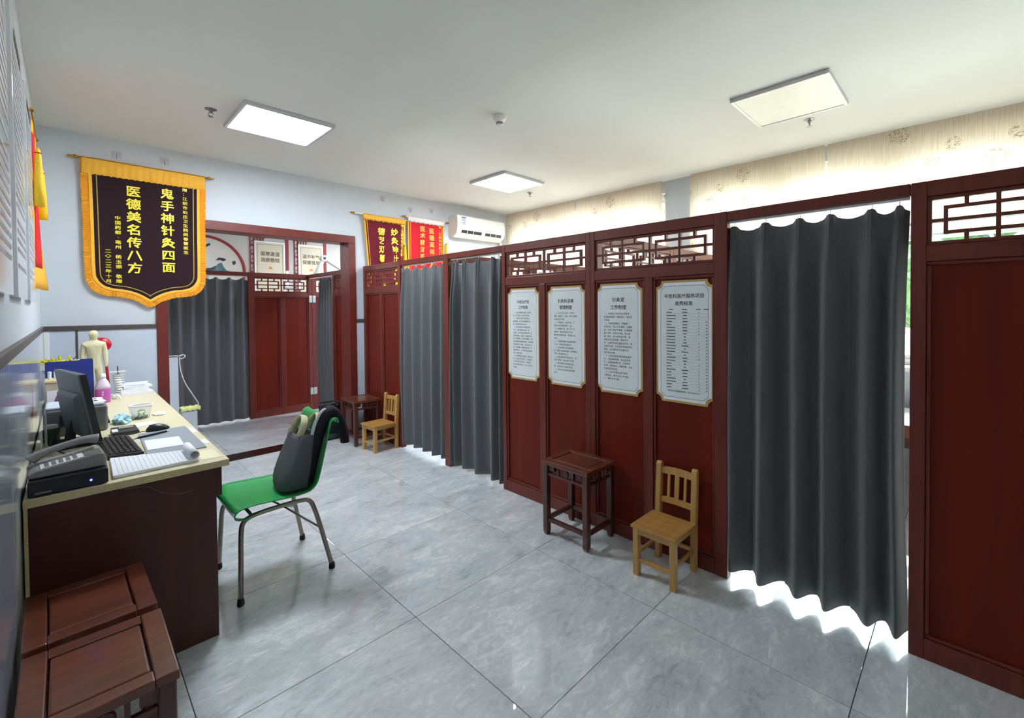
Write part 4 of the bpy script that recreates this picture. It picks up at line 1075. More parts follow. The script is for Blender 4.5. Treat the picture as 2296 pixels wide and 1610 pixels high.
# acupuncture figure seen from behind (one continuous body mesh)
fg = on_desk('figurine', 'cream anatomical acupuncture figurine standing with its back turned on the desk', 'figurine', 0.138, 4.93); fg.scale = (1.06, 1.06, 1.04)
sk = bpy.data.meshes.new('body')
V = {}; verts = []; edges = []; rad = []
def jv(k, p, r): V[k] = len(verts); verts.append(p); rad.append(r)
jv('pel', (0, 0, 0.25), (0.040, 0.030)); jv('wai', (0, 0, 0.30), (0.034, 0.025)); jv('che', (0, 0, 0.365), (0.050, 0.032)); jv('sho', (0, 0, 0.405), (0.036, 0.022)); jv('nek', (0, 0, 0.425), (0.015, 0.015)); jv('hd0', (0, 0, 0.445), (0.022, 0.025)); jv('hd1', (0, -0.002, 0.472), (0.033, 0.036)); jv('hd2', (0, 0, 0.50), (0.016, 0.018))
for s_, nme in ((-1, 'l'), (1, 'r')):
    jv('a0'+nme, (s_*0.048, 0, 0.396), (0.022, 0.020)); jv('a1'+nme, (s_*0.057, 0.004, 0.33), (0.017, 0.017)); jv('a2'+nme, (s_*0.060, -0.004, 0.26), (0.013, 0.013)); jv('a3'+nme, (s_*0.060, -0.010, 0.222), (0.011, 0.007))
    jv('l0'+nme, (s_*0.022, 0, 0.225), (0.026, 0.026)); jv('l1'+nme, (s_*0.025, -0.003, 0.135), (0.019, 0.020)); jv('l2'+nme, (s_*0.027, 0.003, 0.09), (0.018, 0.019)); jv('l3'+nme, (s_*0.028, 0.002, 0.03), (0.011, 0.012)); jv('l4'+nme, (s_*0.029, -0.024, 0.022), (0.010, 0.008))
    edges += [(V['sho'], V['a0'+nme]), (V['a0'+nme], V['a1'+nme]), (V['a1'+nme], V['a2'+nme]), (V['a2'+nme], V['a3'+nme]), (V['pel'], V['l0'+nme]), (V['l0'+nme], V['l1'+nme]), (V['l1'+nme], V['l2'+nme]), (V['l2'+nme], V['l3'+nme]), (V['l3'+nme], V['l4'+nme])]
for a, b_ in (('pel', 'wai'), ('wai', 'che'), ('che', 'sho'), ('sho', 'nek'), ('nek', 'hd0'), ('hd0', 'hd1'), ('hd1', 'hd2')): edges.append((V[a], V[b_]))
sk.from_pydata(verts, edges, [])
bo = link('body', sk, 'figure_cream', fg)
bo.modifiers.new('skin', 'SKIN')
for i, r in enumerate(rad): sk.skin_vertices[0].data[i].radius = r
sk.skin_vertices[0].data[V['pel']].use_root = True
bo.modifiers.new('sub', 'SUBSURF').levels = 2; bo.modifiers['sub'].render_levels = 2
obj('stand', lathe([(0.06, 0), (0.06, 0.010), (0.052, 0.014)], n=24), 'black_plastic', fg)
for k in range(9):
    for s_ in (-1, 1):
        obj('point_mark', lathe([(0.0022, 0), (0.001, 0.001)], n=6), 'figure_mark', fg).location = (s_*(0.008+0.006*(k % 2)), -0.031+0.002*abs(k-4)*0.5, 0.30+k*0.011)
        fg.children[-1].rotation_euler = (PI/2, 0, 0)
# red paddle
t = on_desk('massage_paddle', 'red round-headed paddle leaning on the wall behind the figurine', 'paddle', 0.186, 5.03)
obj('head', lathe([(0.004, -0.012), (0.05, -0.010), (0.056, 0), (0.05, 0.010), (0.004, 0.012)], n=28), 'red_plastic', t, smooth=True)
t.children[0].location = (0, 0.0, 0.40); t.children[0].rotation_euler = (PI/2-0.05, 0, 0)
obj('handle', tube([(0.035, 0.0, 0.0), (0.025, 0, 0.2), (0.01, 0, 0.36)], 0.009, n=10), 'red_plastic', t, smooth=True)
# spine model
t = on_desk('spine_model', 'white stacked-vertebra spine model on the desk beside the pink bottle', 'model', 0.262, 4.86)
for k in range(9):
    o = obj('vertebra', lathe([(0.018, 0), (0.024, 0.003), (0.024, 0.011), (0.018, 0.015)], n=16, sy=0.8), 'white_plastic', t, smooth=True); o.location = (0.006*math.sin(k*0.7), 0, 0.012+k*0.0185)
    o2 = obj('process', tube([(0.01, 0, 0.008), (0.042, 0, 0.004)], 0.004, n=6, radii=[0.006, 0.002]), 'white_plastic', o)
obj('rod', tube([(0, 0, 0.0), (0.002, 0, 0.1), (0, 0, 0.235)], 0.0045, n=8), 'steel', t)
obj('stand', lathe([(0.045, 0), (0.045, 0.008), (0.02, 0.012)], n=20), 'white_plastic', t)
obj('top_plate', box(-0.045, 0.045, -0.03, 0.03, 0.19, 0.196), 'white_plastic', t, bevel=0.002)
# paper stacks at the far end
def stack(x, y_, specs, labels):
    z = T
    for (w_, d_, h_, rz, mat), lb in zip(specs, labels):
        o = obj('paper_pack', box(-w_/2, w_/2, -d_/2, d_/2, 0, h_), mat, bevel=0.002); o.location = (x, y_, z); o.rotation_euler = (0, 0, rz)
        tag(o, lb, 'papers', 'packets stacked at the far end of the desk'); z += h_+0.0004
stack(0.365, 4.93, [(0.19, 0.22, 0.022, 0.06, 'paper'), (0.16, 0.2, 0.030, -0.1, 'sheet_white'), (0.17, 0.18, 0.018, 0.12, 'paper'), (0.14, 0.17, 0.012, -0.2, 'sheet_tint')],
      ['thick white paper pack at the bottom of the far desk pile', 'pale box second from the bottom of the far desk pile', 'white packet third from the bottom of the far desk pile', 'small greyish packet on top of the far desk pile'])
blob('crumpled_paper', 'crumpled white and yellow paper beside the far desk pile', 'paper', 0.245, 4.74, 0.025, 0.03, 0.02, 'tissue', 8)
for (x, y_, c) in ((0.31, 4.80, 'blue_plastic'), (0.34, 4.81, 'ink')):
    pass
# carton + white tubes at the wall
t = on_desk('carton', 'worn cardboard medicine carton near the left wall', 'carton', -0.066, 4.46)
obj('body', box(-0.036, 0.036, -0.09, 0.09, 0.03, 0.20), 'carton', t, bevel=0.002)
obj('lid', box(-0.039, 0.041, -0.094, 0.094, 0.20, 0.215), 'carton_edge', t, bevel=0.002)
obj('base', box(-0.04, 0.044, -0.10, 0.10, 0.0, 0.03), 'carton_brown', t, bevel=0.004)
obj('printed_field', box(-0.028, 0.028, -0.0912, -0.0902, 0.06, 0.15), 'paper', t)
for k, x in enumerate((-0.082, -0.055)):
    o = thing('white_tube', ('small white tube standing on the carton, left one', 'small white tube standing on the carton, right one')[k], 'tube', (x, 4.44+0.02*k, T+0.2155), 0, 'white tubes on the carton')
    obj('body', lathe([(0.009, 0), (0.009, 0.04)], n=12), 'white_plastic', o, smooth=False); obj('cap', lathe([(0.0095, 0.04), (0.0095, 0.05), (0.006, 0.053)], n=12), 'bottle_cap', o)
t = on_desk('green_jar', 'dark green jar beside the printer at the left wall', 'jar', -0.065, 3.44)
obj('jar_body', lathe([(0.030, 0), (0.032, 0.004), (0.032, 0.06), (0.024, 0.068)], n=24), 'green_leaf', t, smooth=True); obj('lid', lathe([(0.026, 0.068), (0.026, 0.084), (0.022, 0.086)], n=24), 'white_plastic', t)
t = on_desk('acrylic_stand', 'clear upright acrylic holder with two rods at the left wall', 'stand', -0.088, 3.12)
obj('rod', tube([(0, 0, 0.008), (0, 0, 0.25)], 0.005, n=8), 'clear_plastic', t); obj('rod', tube([(0.012, 0.1, 0.008), (0.012, 0.1, 0.20)], 0.005, n=8), 'clear_plastic', t)
obj('foot', box(-0.03, 0.03, -0.03, 0.13, 0, 0.008), 'clear_plastic', t)
# tangled cables behind the monitor, thin wire down the desk side
for k, (pts, lb) in enumerate((([(-0.08, 2.72, 0.004), (-0.02, 2.85, 0.03), (0.0, 2.98, 0.01), (-0.06, 3.1, 0.05), (-0.02, 3.25, 0.12)], 'black cable looping behind the telephone'),)):
    o = obj('cable', tube(smooth_path(pts, 8), 0.0035, n=7), 'cord_black', smooth=True); o.location = (0, 0, T); tag(o, lb, 'cable')
o = obj('thin_wire', tube(smooth_path([(0.115, 2.4262, 0.765), (0.14, 2.4262, 0.752), (0.21, 2.446, 0.735), (0.25, 2.446, 0.70), (0.31, 2.446, 0.675), (0.36, 2.446, 0.68)], 8), 0.0007, n=5), 'phone_grey', smooth=True)
tag(o, 'thin pale wire hanging over the desk side panel', 'wire')
# ------------------------------------------------------------------ pennant banners
def rodfinial(t, u, z, s_, w=-0.02):
    o = obj('finial', lathe([(0.004, 0), (0.011, 0.004), (0.015, 0.016), (0.011, 0.028), (0.006, 0.034), (0.009, 0.042), (0.003, 0.062)], n=14), 'brass', t, smooth=True)
    o.location = (u, w, z); o.rotation_euler = (0, s_*PI/2, 0)
def tassel(t, u, z, L, w=-0.02, mat='fringe_yellow'):
    o = obj('tassel', lathe([(0.004, 0), (0.012, -0.02), (0.012, -0.03), (0.014, -0.04), (0.022, -L*0.6), (0.026, -L)], n=16), mat, t, smooth=True); o.location = (u, w, z)
    o2 = obj('tassel_band', tube([(0.0145*math.cos(2*PI*k/16), 0.0145*math.sin(2*PI*k/16), -0.034) for k in range(16)], 0.003, n=6, closed=True), 'red_plastic', o)
def adhesive_hook(x, z, label, loc=None, rz=0):
    t = thing('adhesive_hook', label, 'hook', loc or (x, YF, z), rz, 'clear adhesive wall hooks')
    obj('pad', box(-0.03, 0.03, -0.0015, 0, -0.03, 0.03), 'acrylic_edge', t, bevel=0.001)
    obj('wire_hook', tube(smooth_path([(0, -0.003, 0.012), (0, -0.004, -0.022), (0, -0.012, -0.036), (0, -0.022, -0.028), (0, -0.022, -0.018)], 4), 0.0022, n=6), 'steel', t, smooth=True)
    obj('plate', lathe([(0.010, -0.0035), (0.010, -0.0015)], n=14), 'steel', t).rotation_euler = (PI/2, 0, 0)
for x, z, lb in ((0.306, 2.743, 'clear adhesive hook above the dark shield banner, left one'), (0.609, 2.762, 'clear adhesive hook above the dark shield banner, right one'), (2.605, 2.781, 'clear adhesive hook above the maroon banner'), (2.969, 2.705, 'clear adhesive hook above the red banner, left one'), (3.275, 2.738, 'clear adhesive hook above the red banner, right one')):
    adhesive_hook(x, z, lb)
adhesive_hook(0, 0, 'clear adhesive hook on the left wall above the hanging banner', (XL, 4.10, 2.68), PI/2)

def mirror_outline(half):
    return [(-u, z) for u, z in reversed(half)] + [(u, z) for u, z in half[1:]] if half[0][0] == 0 else [(-u, z) for u, z in half][::-1]+half
def curve2(half, k=5):
    return [(p.x, p.z) for p in smooth_path([(u, 0, z) for u, z in half], k)]
# big shield banner; centre x = 0.515
bn = thing('shield_banner', 'dark velvet shield-shaped banner with gold fringe and yellow characters, above the desk', 'banner', (0.4913, 5.176, 0.0613)); bn.scale = (0.9577, 0.9577, 0.9577)
out_h = curve2([(0, 1.475), (0.08, 1.535), (0.17, 1.570), (0.26, 1.582), (0.335, 1.612), (0.386, 1.685), (0.398, 1.79), (0.402, 2.2), (0.410, 2.715)])
outl = [(-u, z) for u, z in out_h[::-1]]+out_h[1:]
vel_h = curve2([(0, 1.55), (0.075, 1.602), (0.16, 1.633), (0.24, 1.645), (0.295, 1.672), (0.332, 1.73), (0.340, 1.82), (0.343, 2.2), (0.348, 2.63)])
vel = [(-u, z) for u, z in vel_h[::-1]]+vel_h[1:]
obj('backing', prism(outl, -0.004, 0.004), 'fringe_gold', bn)
obj('velvet', prism(vel, -0.009, -0.004), 'velvet_dark', bn)
def ring(h1, h2, w0, w1):
    bm = B(); n = len(h1)
    A = [[bm.verts.new((u, w, z)) for u, z in h] for h, w in ((h1, w0), (h2, w0), (h2, w1), (h1, w1))]
    for i in range(n-1):
        for a, b_ in ((0, 1), (1, 2), (2, 3), (3, 0)): bm.faces.new([A[a][i], A[a][i+1], A[b_][i+1], A[b_][i]])
    return bm
def inset(h, d):
    out = []
    for i, (u, z) in enumerate(h):
        a, b_ = h[max(i-1, 0)], h[min(i+1, len(h)-1)]
        t_ = Vector((b_[0]-a[0], b_[1]-a[1])).normalized(); nn = Vector((-t_.y, t_.x))
        out.append((u+nn.x*d, z+nn.y*d))
    return out
i1, i2 = inset(vel, 0.024), inset(vel, 0.030)
obj('gold_line', ring(i1, i2, -0.0102, -0.009), 'line_gold', bn)
obj('braid', ring(vel, inset(vel, -0.022), -0.0105, -0.004), 'fringe_gold', bn, bevel=0.002)
# fringe threads all round
bm = B(); rnd = random.Random(3)
per = []
for a, b_ in zip(outl, outl[1:]):
    L_ = math.dist(a, b_); m_ = max(1, int(L_/0.0075))
    for k in range(m_): per.append((a[0]+(b_[0]-a[0])*k/m_, a[1]+(b_[1]-a[1])*k/m_))
inn = []
for i, (u, z) in enumerate(per):
    a, b_ = per[max(i-1, 0)], per[min(i+1, len(per)-1)]
    t_ = Vector((b_[0]-a[0], b_[1]-a[1])).normalized(); nn = Vector((t_.y, -t_.x))
    l0, l1 = -0.035, rnd.uniform(0.002, 0.010); wz = rnd.uniform(-0.003, 0.002)
    p0, p1 = Vector((u, z))+nn*l0, Vector((u, z))+nn*l1
    hexa([(p0.x-t_.x*0.004, -0.005, p0.y-t_.y*0.004), (p0.x+t_.x*0.004, -0.005, p0.y+t_.y*0.004), (p0.x, -0.011+wz, p0.y)], [(p1.x-t_.x*0.004, -0.003, p1.y-t_.y*0.004), (p1.x+t_.x*0.004, -0.003, p1.y+t_.y*0.004), (p1.x, -0.010+wz, p1.y)], bm)
tag(obj('fringe', bm, 'fringe_gold', bn), kind='stuff')
# satin valance with drop fringe along the rod
bm = B(); R = []
for k in range(61):
    u = -0.408+0.816*k/60; b1 = 0.005*math.sin(k*1.9)+0.003*math.sin(k*0.7)
    R.append([bm.verts.new(p) for p in ((u, -0.006, 2.595+0.004*math.sin(k*2.3)), (u, -0.014+b1*0.5, 2.60+0.004*math.sin(k*2.3)), (u, -0.024+b1, 2.66), (u, -0.026, 2.715), (u, -0.012, 2.735), (u, 0.0, 2.715))])
for a, b_ in zip(R, R[1:]):
    for k in range(6): bm.faces.new([a[k], a[(k+1) % 6], b_[(k+1) % 6], b_[k]])
bm.faces.new(R[0][::-1]); bm.faces.new(R[-1])
obj('valance', bm, 'fringe_gold', bn, smooth=True)
obj('rod', tube([(-0.425, -0.014, 2.722), (0.425, -0.014, 2.722)], 0.007, n=10), 'brass', bn)
rodfinial(bn, -0.425, 2.722, -1, -0.014); rodfinial(bn, 0.425, 2.722, 1, -0.014)
obj('cord', tube([(-0.40, -0.014, 2.73), (-0.193, 0.005, 2.765), (0.123, 0.005, 2.785), (0.40, -0.014, 2.73)], 0.0014, n=5), 'cord_white', bn)
for cs, size, u, zt, step, sx_ in (('鬼手神针灸四面', 0.098, 0.132, 2.575, 1.14, 1.0), ('医德美名传八方', 0.098, -0.095, 2.555, 1.14, 1.0)):
    for i, chx in enumerate(cs):
        bm = B(); add_text(bm, chx, size, u, zt-(i+0.85)*size*step, -0.0095, bold=0.035); flat(bm, 'character', 'letter_gold', bn)
for cs, size, u, zt, step in (('赠：江阴市石庄卫生院闵春蕾医生', 0.033, 0.258, 2.598, 1.26), ('中国药都·亳州 杨玉振 敬赠', 0.035, -0.198, 2.275, 1.2), ('二〇二三年十月', 0.035, -0.262, 1.985, 1.22)):
    bm = B(); column(bm, cs, size, u, zt, -0.0095, step, bold=0.025, sx=1.15); tag(flat(bm, 'small_lettering', 'letter_gold', bn), kind='stuff')

def pennant(name, label, x0, x1, ztop, zbot, vmat, fmat, topmat, cols, lmat, pinch, rodext, tas, fin=True):
    c = (x0+x1)/2; hw = (x1-x0)/2
    t = thing(name, label, 'banner', (c*0.9577, YF-0.029, 0.0613), 0, 'silk banners behind the screens'); t.scale = (0.9577, 0.9577, 0.9577)
    nz, nu = 14, 24
    def pos(u, z):
        v = (ztop-z)/(ztop-zbot)
        s_ = 1-pinch*min(1, v*1.6)
        off = pinch*hw*0.6*min(1, v*1.6)
        return u*s_+off, -0.005-0.012*math.sin(u/hw*4+v*2)*min(1, v*2)
    def cloth_(u0, u1, z0, z1, mat, nm, dw, thick=0.004):
        bm = B(); rows = []
        for j in range(nz+1):
            z = z0+(z1-z0)*j/nz
            rows.append([bm.verts.new((pos(u0+(u1-u0)*k/nu, z)[0], pos(u0+(u1-u0)*k/nu, z)[1]+dw, z)) for k in range(nu+1)])
        for a, b_ in zip(rows, rows[1:]):
            for k in range(nu): bm.faces.new([a[k], a[k+1], b_[k+1], b_[k]])
        o = obj(nm, bm, mat, t, smooth=True); md = o.modifiers.new('s', 'SOLIDIFY'); md.thickness = thick; md.offset = 0
    cloth_(-hw, hw, zbot-0.03, ztop-0.02, fmat, 'fringe_edge', 0.004)
    cloth_(-hw+0.024, hw-0.024, zbot, ztop-0.05, vmat, 'cloth_panel', -0.001)
    for s_ in (-1, 1): cloth_(s_*(hw-0.04)-0.003, s_*(hw-0.04)+0.003, zbot, ztop-0.06, fmat, 'gold_line', -0.0035, 0.001)
    bm = B(); R = []
    for k in range(41):
        u = -hw+2*hw*k/40; b1 = 0.006*math.sin(k*2.1)
        R.append([bm.verts.new(p) for p in ((u, -0.012, ztop-0.065+0.004*math.sin(k*1.3)), (u, -0.02+b1, ztop-0.04), (u, -0.02, ztop-0.005), (u, -0.008, ztop+0.012), (u, 0.002, ztop-0.005))])
    for a, b_ in zip(R, R[1:]):
        for k in range(5): bm.faces.new([a[k], a[(k+1) % 5], b_[(k+1) % 5], b_[k]])
    bm.faces.new(R[0][::-1]); bm.faces.new(R[-1])
    obj('valance', bm, topmat, t, smooth=True)
    obj('rod', tube([(-hw-rodext, -0.008, ztop), (hw+0.02, -0.008, ztop)], 0.007, n=10), 'satin_white', t)
    rodfinial(t, -hw-rodext, ztop, -1, -0.008)
    if fin: rodfinial(t, hw+0.02, ztop, 1, -0.008)
    for s_, size, u, zt, step in cols:
        small = B()
        for i, chx in enumerate(s_):
            if chx == ' ': continue
            z = zt-(i+0.85)*size*step
            if z < zbot: break
            p = pos(u, z+size*0.4)
            bm = small if size < 0.06 else B()
            add_text(bm, chx, size, p[0], z, p[1]-0.0055, bold=0.035)
            if size >= 0.06: flat(bm, 'character', lmat, t)
        if size < 0.06: tag(flat(small, 'small_lettering', lmat, t), kind='stuff')
    for u, z, L_ in tas: tassel(t, u, z, L_, -0.02)
    return t
b2 = pennant('silk_banner', 'maroon velvet banner with yellow characters beside the doorway', 2.455, 3.01, 2.60, 1.55, 'velvet_maroon', 'fringe_gold', 'fringe_gold',
        [('妙灸神针愈百病', 0.098, 0.12, 2.485, 1.14), ('德艺双馨传四方', 0.098, -0.055, 2.475, 1.14), ('赠：江阴市石庄卫生院', 0.040, 0.235, 2.55, 1.05)], 'letter_gold', 0.13, 0.10, [(0.262, 2.30, 0.42)], fin=False)
obj('cord', tube([(-0.30, -0.01, 2.60), (-0.012, 0.008, 2.805), (0.26, -0.01, 2.60)], 0.0014, n=5), 'cord_white', b2)
b3 = pennant('silk_banner', 'bright red banner with a white top band, left of the air conditioner', 3.045, 3.60, 2.655, 1.55, 'velvet_red', 'fringe_gold', 'satin_white',
        [('医德高尚人人赞', 0.080, 0.072, 2.555, 1.16), ('医术精湛除病痛', 0.080, -0.062, 2.570, 1.16), ('赠：江阴市石庄卫生院', 0.038, 0.205, 2.60, 1.25), ('二〇二三年', 0.036, -0.17, 2.05, 1.1)], 'letter_orange', 0.0, 0.02, [(0.305, 2.38, 0.42)])
obj('cord', tube([(-0.28, -0.01, 2.655), (-0.22, 0.008, 2.725), (0.10, 0.008, 2.76), (0.28, -0.01, 2.655)], 0.0014, n=5), 'cord_white', b3)

# banner on the left wall
lb = thing('silk_banner', 'red banner with yellow fringe and tassel hanging on the left wall', 'banner', (XL, 3.90, 0.10), PI/2); lb.scale = (0.93, 0.93, 0.93)
bm = B(); rows = []
def lpos(u, z):
    v = (2.67-z)/1.0
    return (u, -0.006-0.055*max(0, v-0.25)**1.3*(u/0.6)**2-0.012*math.sin(8*u+2*v)**2, z)
def lcloth(u0, u1, z0, z1, mat, nm, dw):
    bm = B(); rows = []
    for j in range(15):
        z = z0+(z1-z0)*j/14
        rows.append([bm.verts.new((lpos(u0+(u1-u0)*k/16, z)[0], lpos(u0+(u1-u0)*k/16, z)[1]+dw, z)) for k in range(17)])
    for a, b_ in zip(rows, rows[1:]):
        for k in range(16): bm.faces.new([a[k], a[k+1], b_[k+1], b_[k]])
    o = obj(nm, bm, mat, lb, smooth=True); md = o.modifiers.new('s', 'SOLIDIFY'); md.thickness = 0.006; md.offset = 0
lcloth(0, 0.62, 1.60, 2.65, 'fringe_gold', 'fringe_edge', 0.0)
lcloth(0.05, 0.40, 1.74, 2.56, 'velvet_red', 'cloth_panel', -0.005)
obj('rod', tube([(-0.02, -0.018, 2.665), (0.64, -0.018, 2.665)], 0.008, n=10), 'brass', lb)
rodfinial(lb, 0.64, 2.665, 1, -0.018); rodfinial(lb, -0.02, 2.665, -1, -0.018)
tassel(lb, 0.615, 2.46, 0.36, -0.042); tassel(lb, 0.02, 2.46, 0.36, -0.042)
obj('cord', tube([(0.0, -0.018, 2.67), (0.2, -0.02, 2.75), (0.62, -0.018, 2.67)], 0.0014, n=5), 'cord_white', lb)
# boards on the left wall
def wallboard(y0, y1, z0, z1, label, seed):
    t = thing('wall_notice', label, 'sign', (XL, y0, z0), PI/2, 'white acrylic notices on the left wall')
    W, H = y1-y0, z1-z0
    obj('panel', box(0, W, -0.020, 0, 0, H), 'acrylic_board', t, bevel=0.002)
    rnd = random.Random(seed); bm = B()
    z = H-0.14
    while z > 0.10:
        u = 0.05
        while u < W-0.06:
            l_ = rnd.choice((0.014, 0.028, 0.042))
            bm.faces.new([bm.verts.new(p) for p in ((u, -0.0206, z), (u+l_, -0.0206, z), (u+l_, -0.0206, z+0.016), (u, -0.0206, z+0.016))])
            u += l_+0.006
        z -= 0.034 if rnd.random() > 0.12 else 0.06
    tag(flat(bm, 'printed_lines', 'ink_pale', t), kind='stuff')
    bm = B()
    for k in range(6):
        u = W*0.22+k*W*0.1
        bm.faces.new([bm.verts.new(p) for p in ((u, -0.0206, H-0.095), (u+W*0.075, -0.0206, H-0.095), (u+W*0.075, -0.0206, H-0.05), (u, -0.0206, H-0.05))])
    flat(bm, 'printed_heading', 'ink', t)
wallboard(1.68, 2.24, 1.502, 2.54, 'white wall notice at the far left edge, nearest the camera', 1)
wallboard(2.45, 3.02, 1.502, 2.54, 'white wall notice in the middle of the three on the left wall', 2)
wallboard(3.27, 3.80, 1.502, 2.54, 'white wall notice next to the hanging banner on the left wall', 3)
o = obj('corner_strip', box(XL+0.012, XL+0.04, YF-0.042, YF-0.014, 1.0, 1.29), 'white_plastic', bevel=0.002); tag(o, 'white upright strip in the corner below the rail', 'trunking')  # narrow white vertical strip where the two walls meet

# ------------------------------------------------------------------ air conditioner
ac = thing('air_conditioner', 'white wall-mounted air conditioner in the far right corner', 'air conditioner', (3.543, YF, 2.4125)); ac.scale = (0.9577, 0.9577, 0.9577)
prof = [(0, 0.05), (0, 0.30), (-0.19, 0.305), (-0.215, 0.29), (-0.225, 0.20), (-0.220, 0.115), (-0.19, 0.045), (-0.10, 0.0), (-0.02, 0.01)]
hexa([(0, w, z) for w, z in prof], [(0.86, w, z) for w, z in prof], bm := B())
obj('body', bm, 'white_plastic', ac, bevel=0.008, seg=3)
obj('side_cap', hexa([(-0.004, w*0.98, z*0.98+0.003) for w, z in prof], [(0.0, w*0.98, z*0.98+0.003) for w, z in prof]), 'cream_plastic', ac)
ob = obj('outlet', hexa([(0.05, -0.2155, 0.098), (0.81, -0.2155, 0.098), (0.81, -0.196, 0.05), (0.05, -0.196, 0.05)], [(0.05, -0.222, 0.098), (0.81, -0.222, 0.098), (0.81, -0.203, 0.05), (0.05, -0.203, 0.05)]), 'white_plastic', ac)
for k in range(7):
    if k == 3:
        u0, u1 = 0.36, 0.42
    else:
        u0 = 0.066+k*0.105; u1 = u0+0.095
    obj('louvre_gap', hexa([(u0, -0.2225, 0.095), (u1, -0.2225, 0.095), (u1, -0.205, 0.054), (u0, -0.205, 0.054)], [(u0, -0.2240, 0.095), (u1, -0.2240, 0.095), (u1, -0.2065, 0.054), (u0, -0.2065, 0.054)]), 'black_plastic', ob)
lbk = obj('energy_label', box(0.065, 0.135, -0.2265, -0.2255, 0.165, 0.275), 'device_white', ac)
for k in range(4): obj('label_line', box(0.07, 0.13-0.012*(k % 2), -0.2272, -0.2266, 0.175+k*0.022, 0.184+k*0.022), 'mat_grey', lbk)
obj('label_line', box(0.066, 0.134, -0.2272, -0.2266, 0.262, 0.274), 'blue_plastic', lbk)
obj('drain_pipe', tube(smooth_path([(0.84, -0.05, 0.08), (0.90, -0.05, 0.05), (0.93, -0.04, -0.05), (0.93, -0.03, -0.4)], 6), 0.018, n=10), 'white_plastic', ac, smooth=True)

# ------------------------------------------------------------------ the room beyond the doorway
YS = 6.97
s1 = screen('partition_screen', 'red screen standing beyond the doorway with steel hinges on its edge', (1.625, YS, 0), 0, 0.78, sl=0.06, sr=0.045, group='screens beyond the doorway')
for z in (1.60, 0.27):
    h = obj('hinge', box(0.742, 0.832, -0.004, 0, z-0.05, z+0.05), 'hinge_steel', s1, bevel=0.003)
    obj('hinge_pin', tube([(0.787, -0.005, z-0.05), (0.787, -0.005, z+0.05)], 0.005, n=8), 'steel', h)
screen('partition_screen', 'red screen beyond the doorway, partly hidden by a grey curtain', (2.407, YS, 0), 0, 0.90, sl=0.05, sr=0.05, group='screens beyond the doorway')
t = thing('header_beam', 'red beam over the curtain beyond the doorway', 'beam', (0.782, YS, 0), 0, 'beams beyond the doorway')
obj('beam', box(0, 0.842, 0.002, 0.048, ZTOP-0.05, ZTOP), 'screen_wood', t, bevel=0.004); obj('curtain_track', box(0, 0.842, 0.024, 0.04, ZTOP-0.062, ZTOP-0.0505), 'white_plastic', t)
curtain('charcoal pleated curtain seen through the doorway', (0.785, YS+0.03, 0), 0, 0.842, [0.03, 0.13, 0.26, 0.38, 0.50, 0.64, 0.78], 1.868, 0.02, A=0.04, seed=12, group='curtains beyond the doorway')
t = thing('header_beam', 'red beam running back to the doorway wall in the next room', 'beam', (2.355, YS-0.002, 0), RZ, 'beams beyond the doorway')
obj('beam', box(0, 0.86, 0.002, 0.048, ZTOP-0.05, ZTOP), 'screen_wood', t, bevel=0.004); obj('curtain_track', box(0.02, 0.84, 0.012, 0.028, ZTOP-0.062, ZTOP-0.0505), 'white_plastic', t)
screen('partition_screen', 'red screen beside the right door jamb in the next room', (2.355, 6.105, 0), RZ, 0.42, nlow=1, group='screens beyond the doorway')
curtain('narrow grey curtain edge hanging beside the right door jamb', (2.375, 6.52, 0), RZ, 0.36, [0.02, 0.09, 0.17, 0.25, 0.34], 1.87, 0.03, A=0.03, edge_l=-0.12, seed=15, group='curtains beyond the doorway')
# wall decoration in the next room
cp = thing('round_painting', 'round ink landscape painting in a red ring on the next room wall', 'painting', (1.46, YE, 2.07))
disc = [(0.53*math.cos(2*PI*k/64), 0.53*math.sin(2*PI*k/64)) for k in range(64)]
obj('painted_disc', prism(disc, -0.012, 0), 'paint_scene_paper', cp)
obj('ring_frame', tube([(0.545*math.cos(2*PI*k/64), -0.012, 0.545*math.sin(2*PI*k/64)) for k in range(64)], 0.022, n=8, closed=True), 'poster_red', cp, smooth=True)
def paint(poly, mat, d): obj('brush_shape', prism(poly, -0.012-d, -0.012), mat, cp)
paint([(-0.4, 0.0), (0.02, 0.02), (0.10, 0.04), (0.16, 0.07), (0.19, 0.12), (0.24, 0.14), (0.26, 0.08), (0.30, 0.02), (0.38, 0.0), (0.3, -0.06), (-0.3, -0.06)], 'ink_teal', 0.0012)
paint([(0.0, 0.03), (0.1, 0.05), (0.17, 0.09), (0.14, 0.02), (0.05, 0.0)], 'ink_dark_teal', 0.002)
paint([(0.16, 0.17), (0.2, 0.22), (0.27, 0.215), (0.30, 0.19), (0.26, 0.16), (0.22, 0.18)], 'ink_dark_teal', 0.002)
paint([(0.38, 0.17), (0.42, 0.18), (0.43, 0.14), (0.40, 0.11), (0.38, 0.13)], 'ink_dark_teal', 0.002)
paint([(0.0, 0.36), (0.05, 0.42), (0.09, 0.44), (0.1, 0.41), (0.06, 0.38)], 'ink_dark_teal', 0.002)
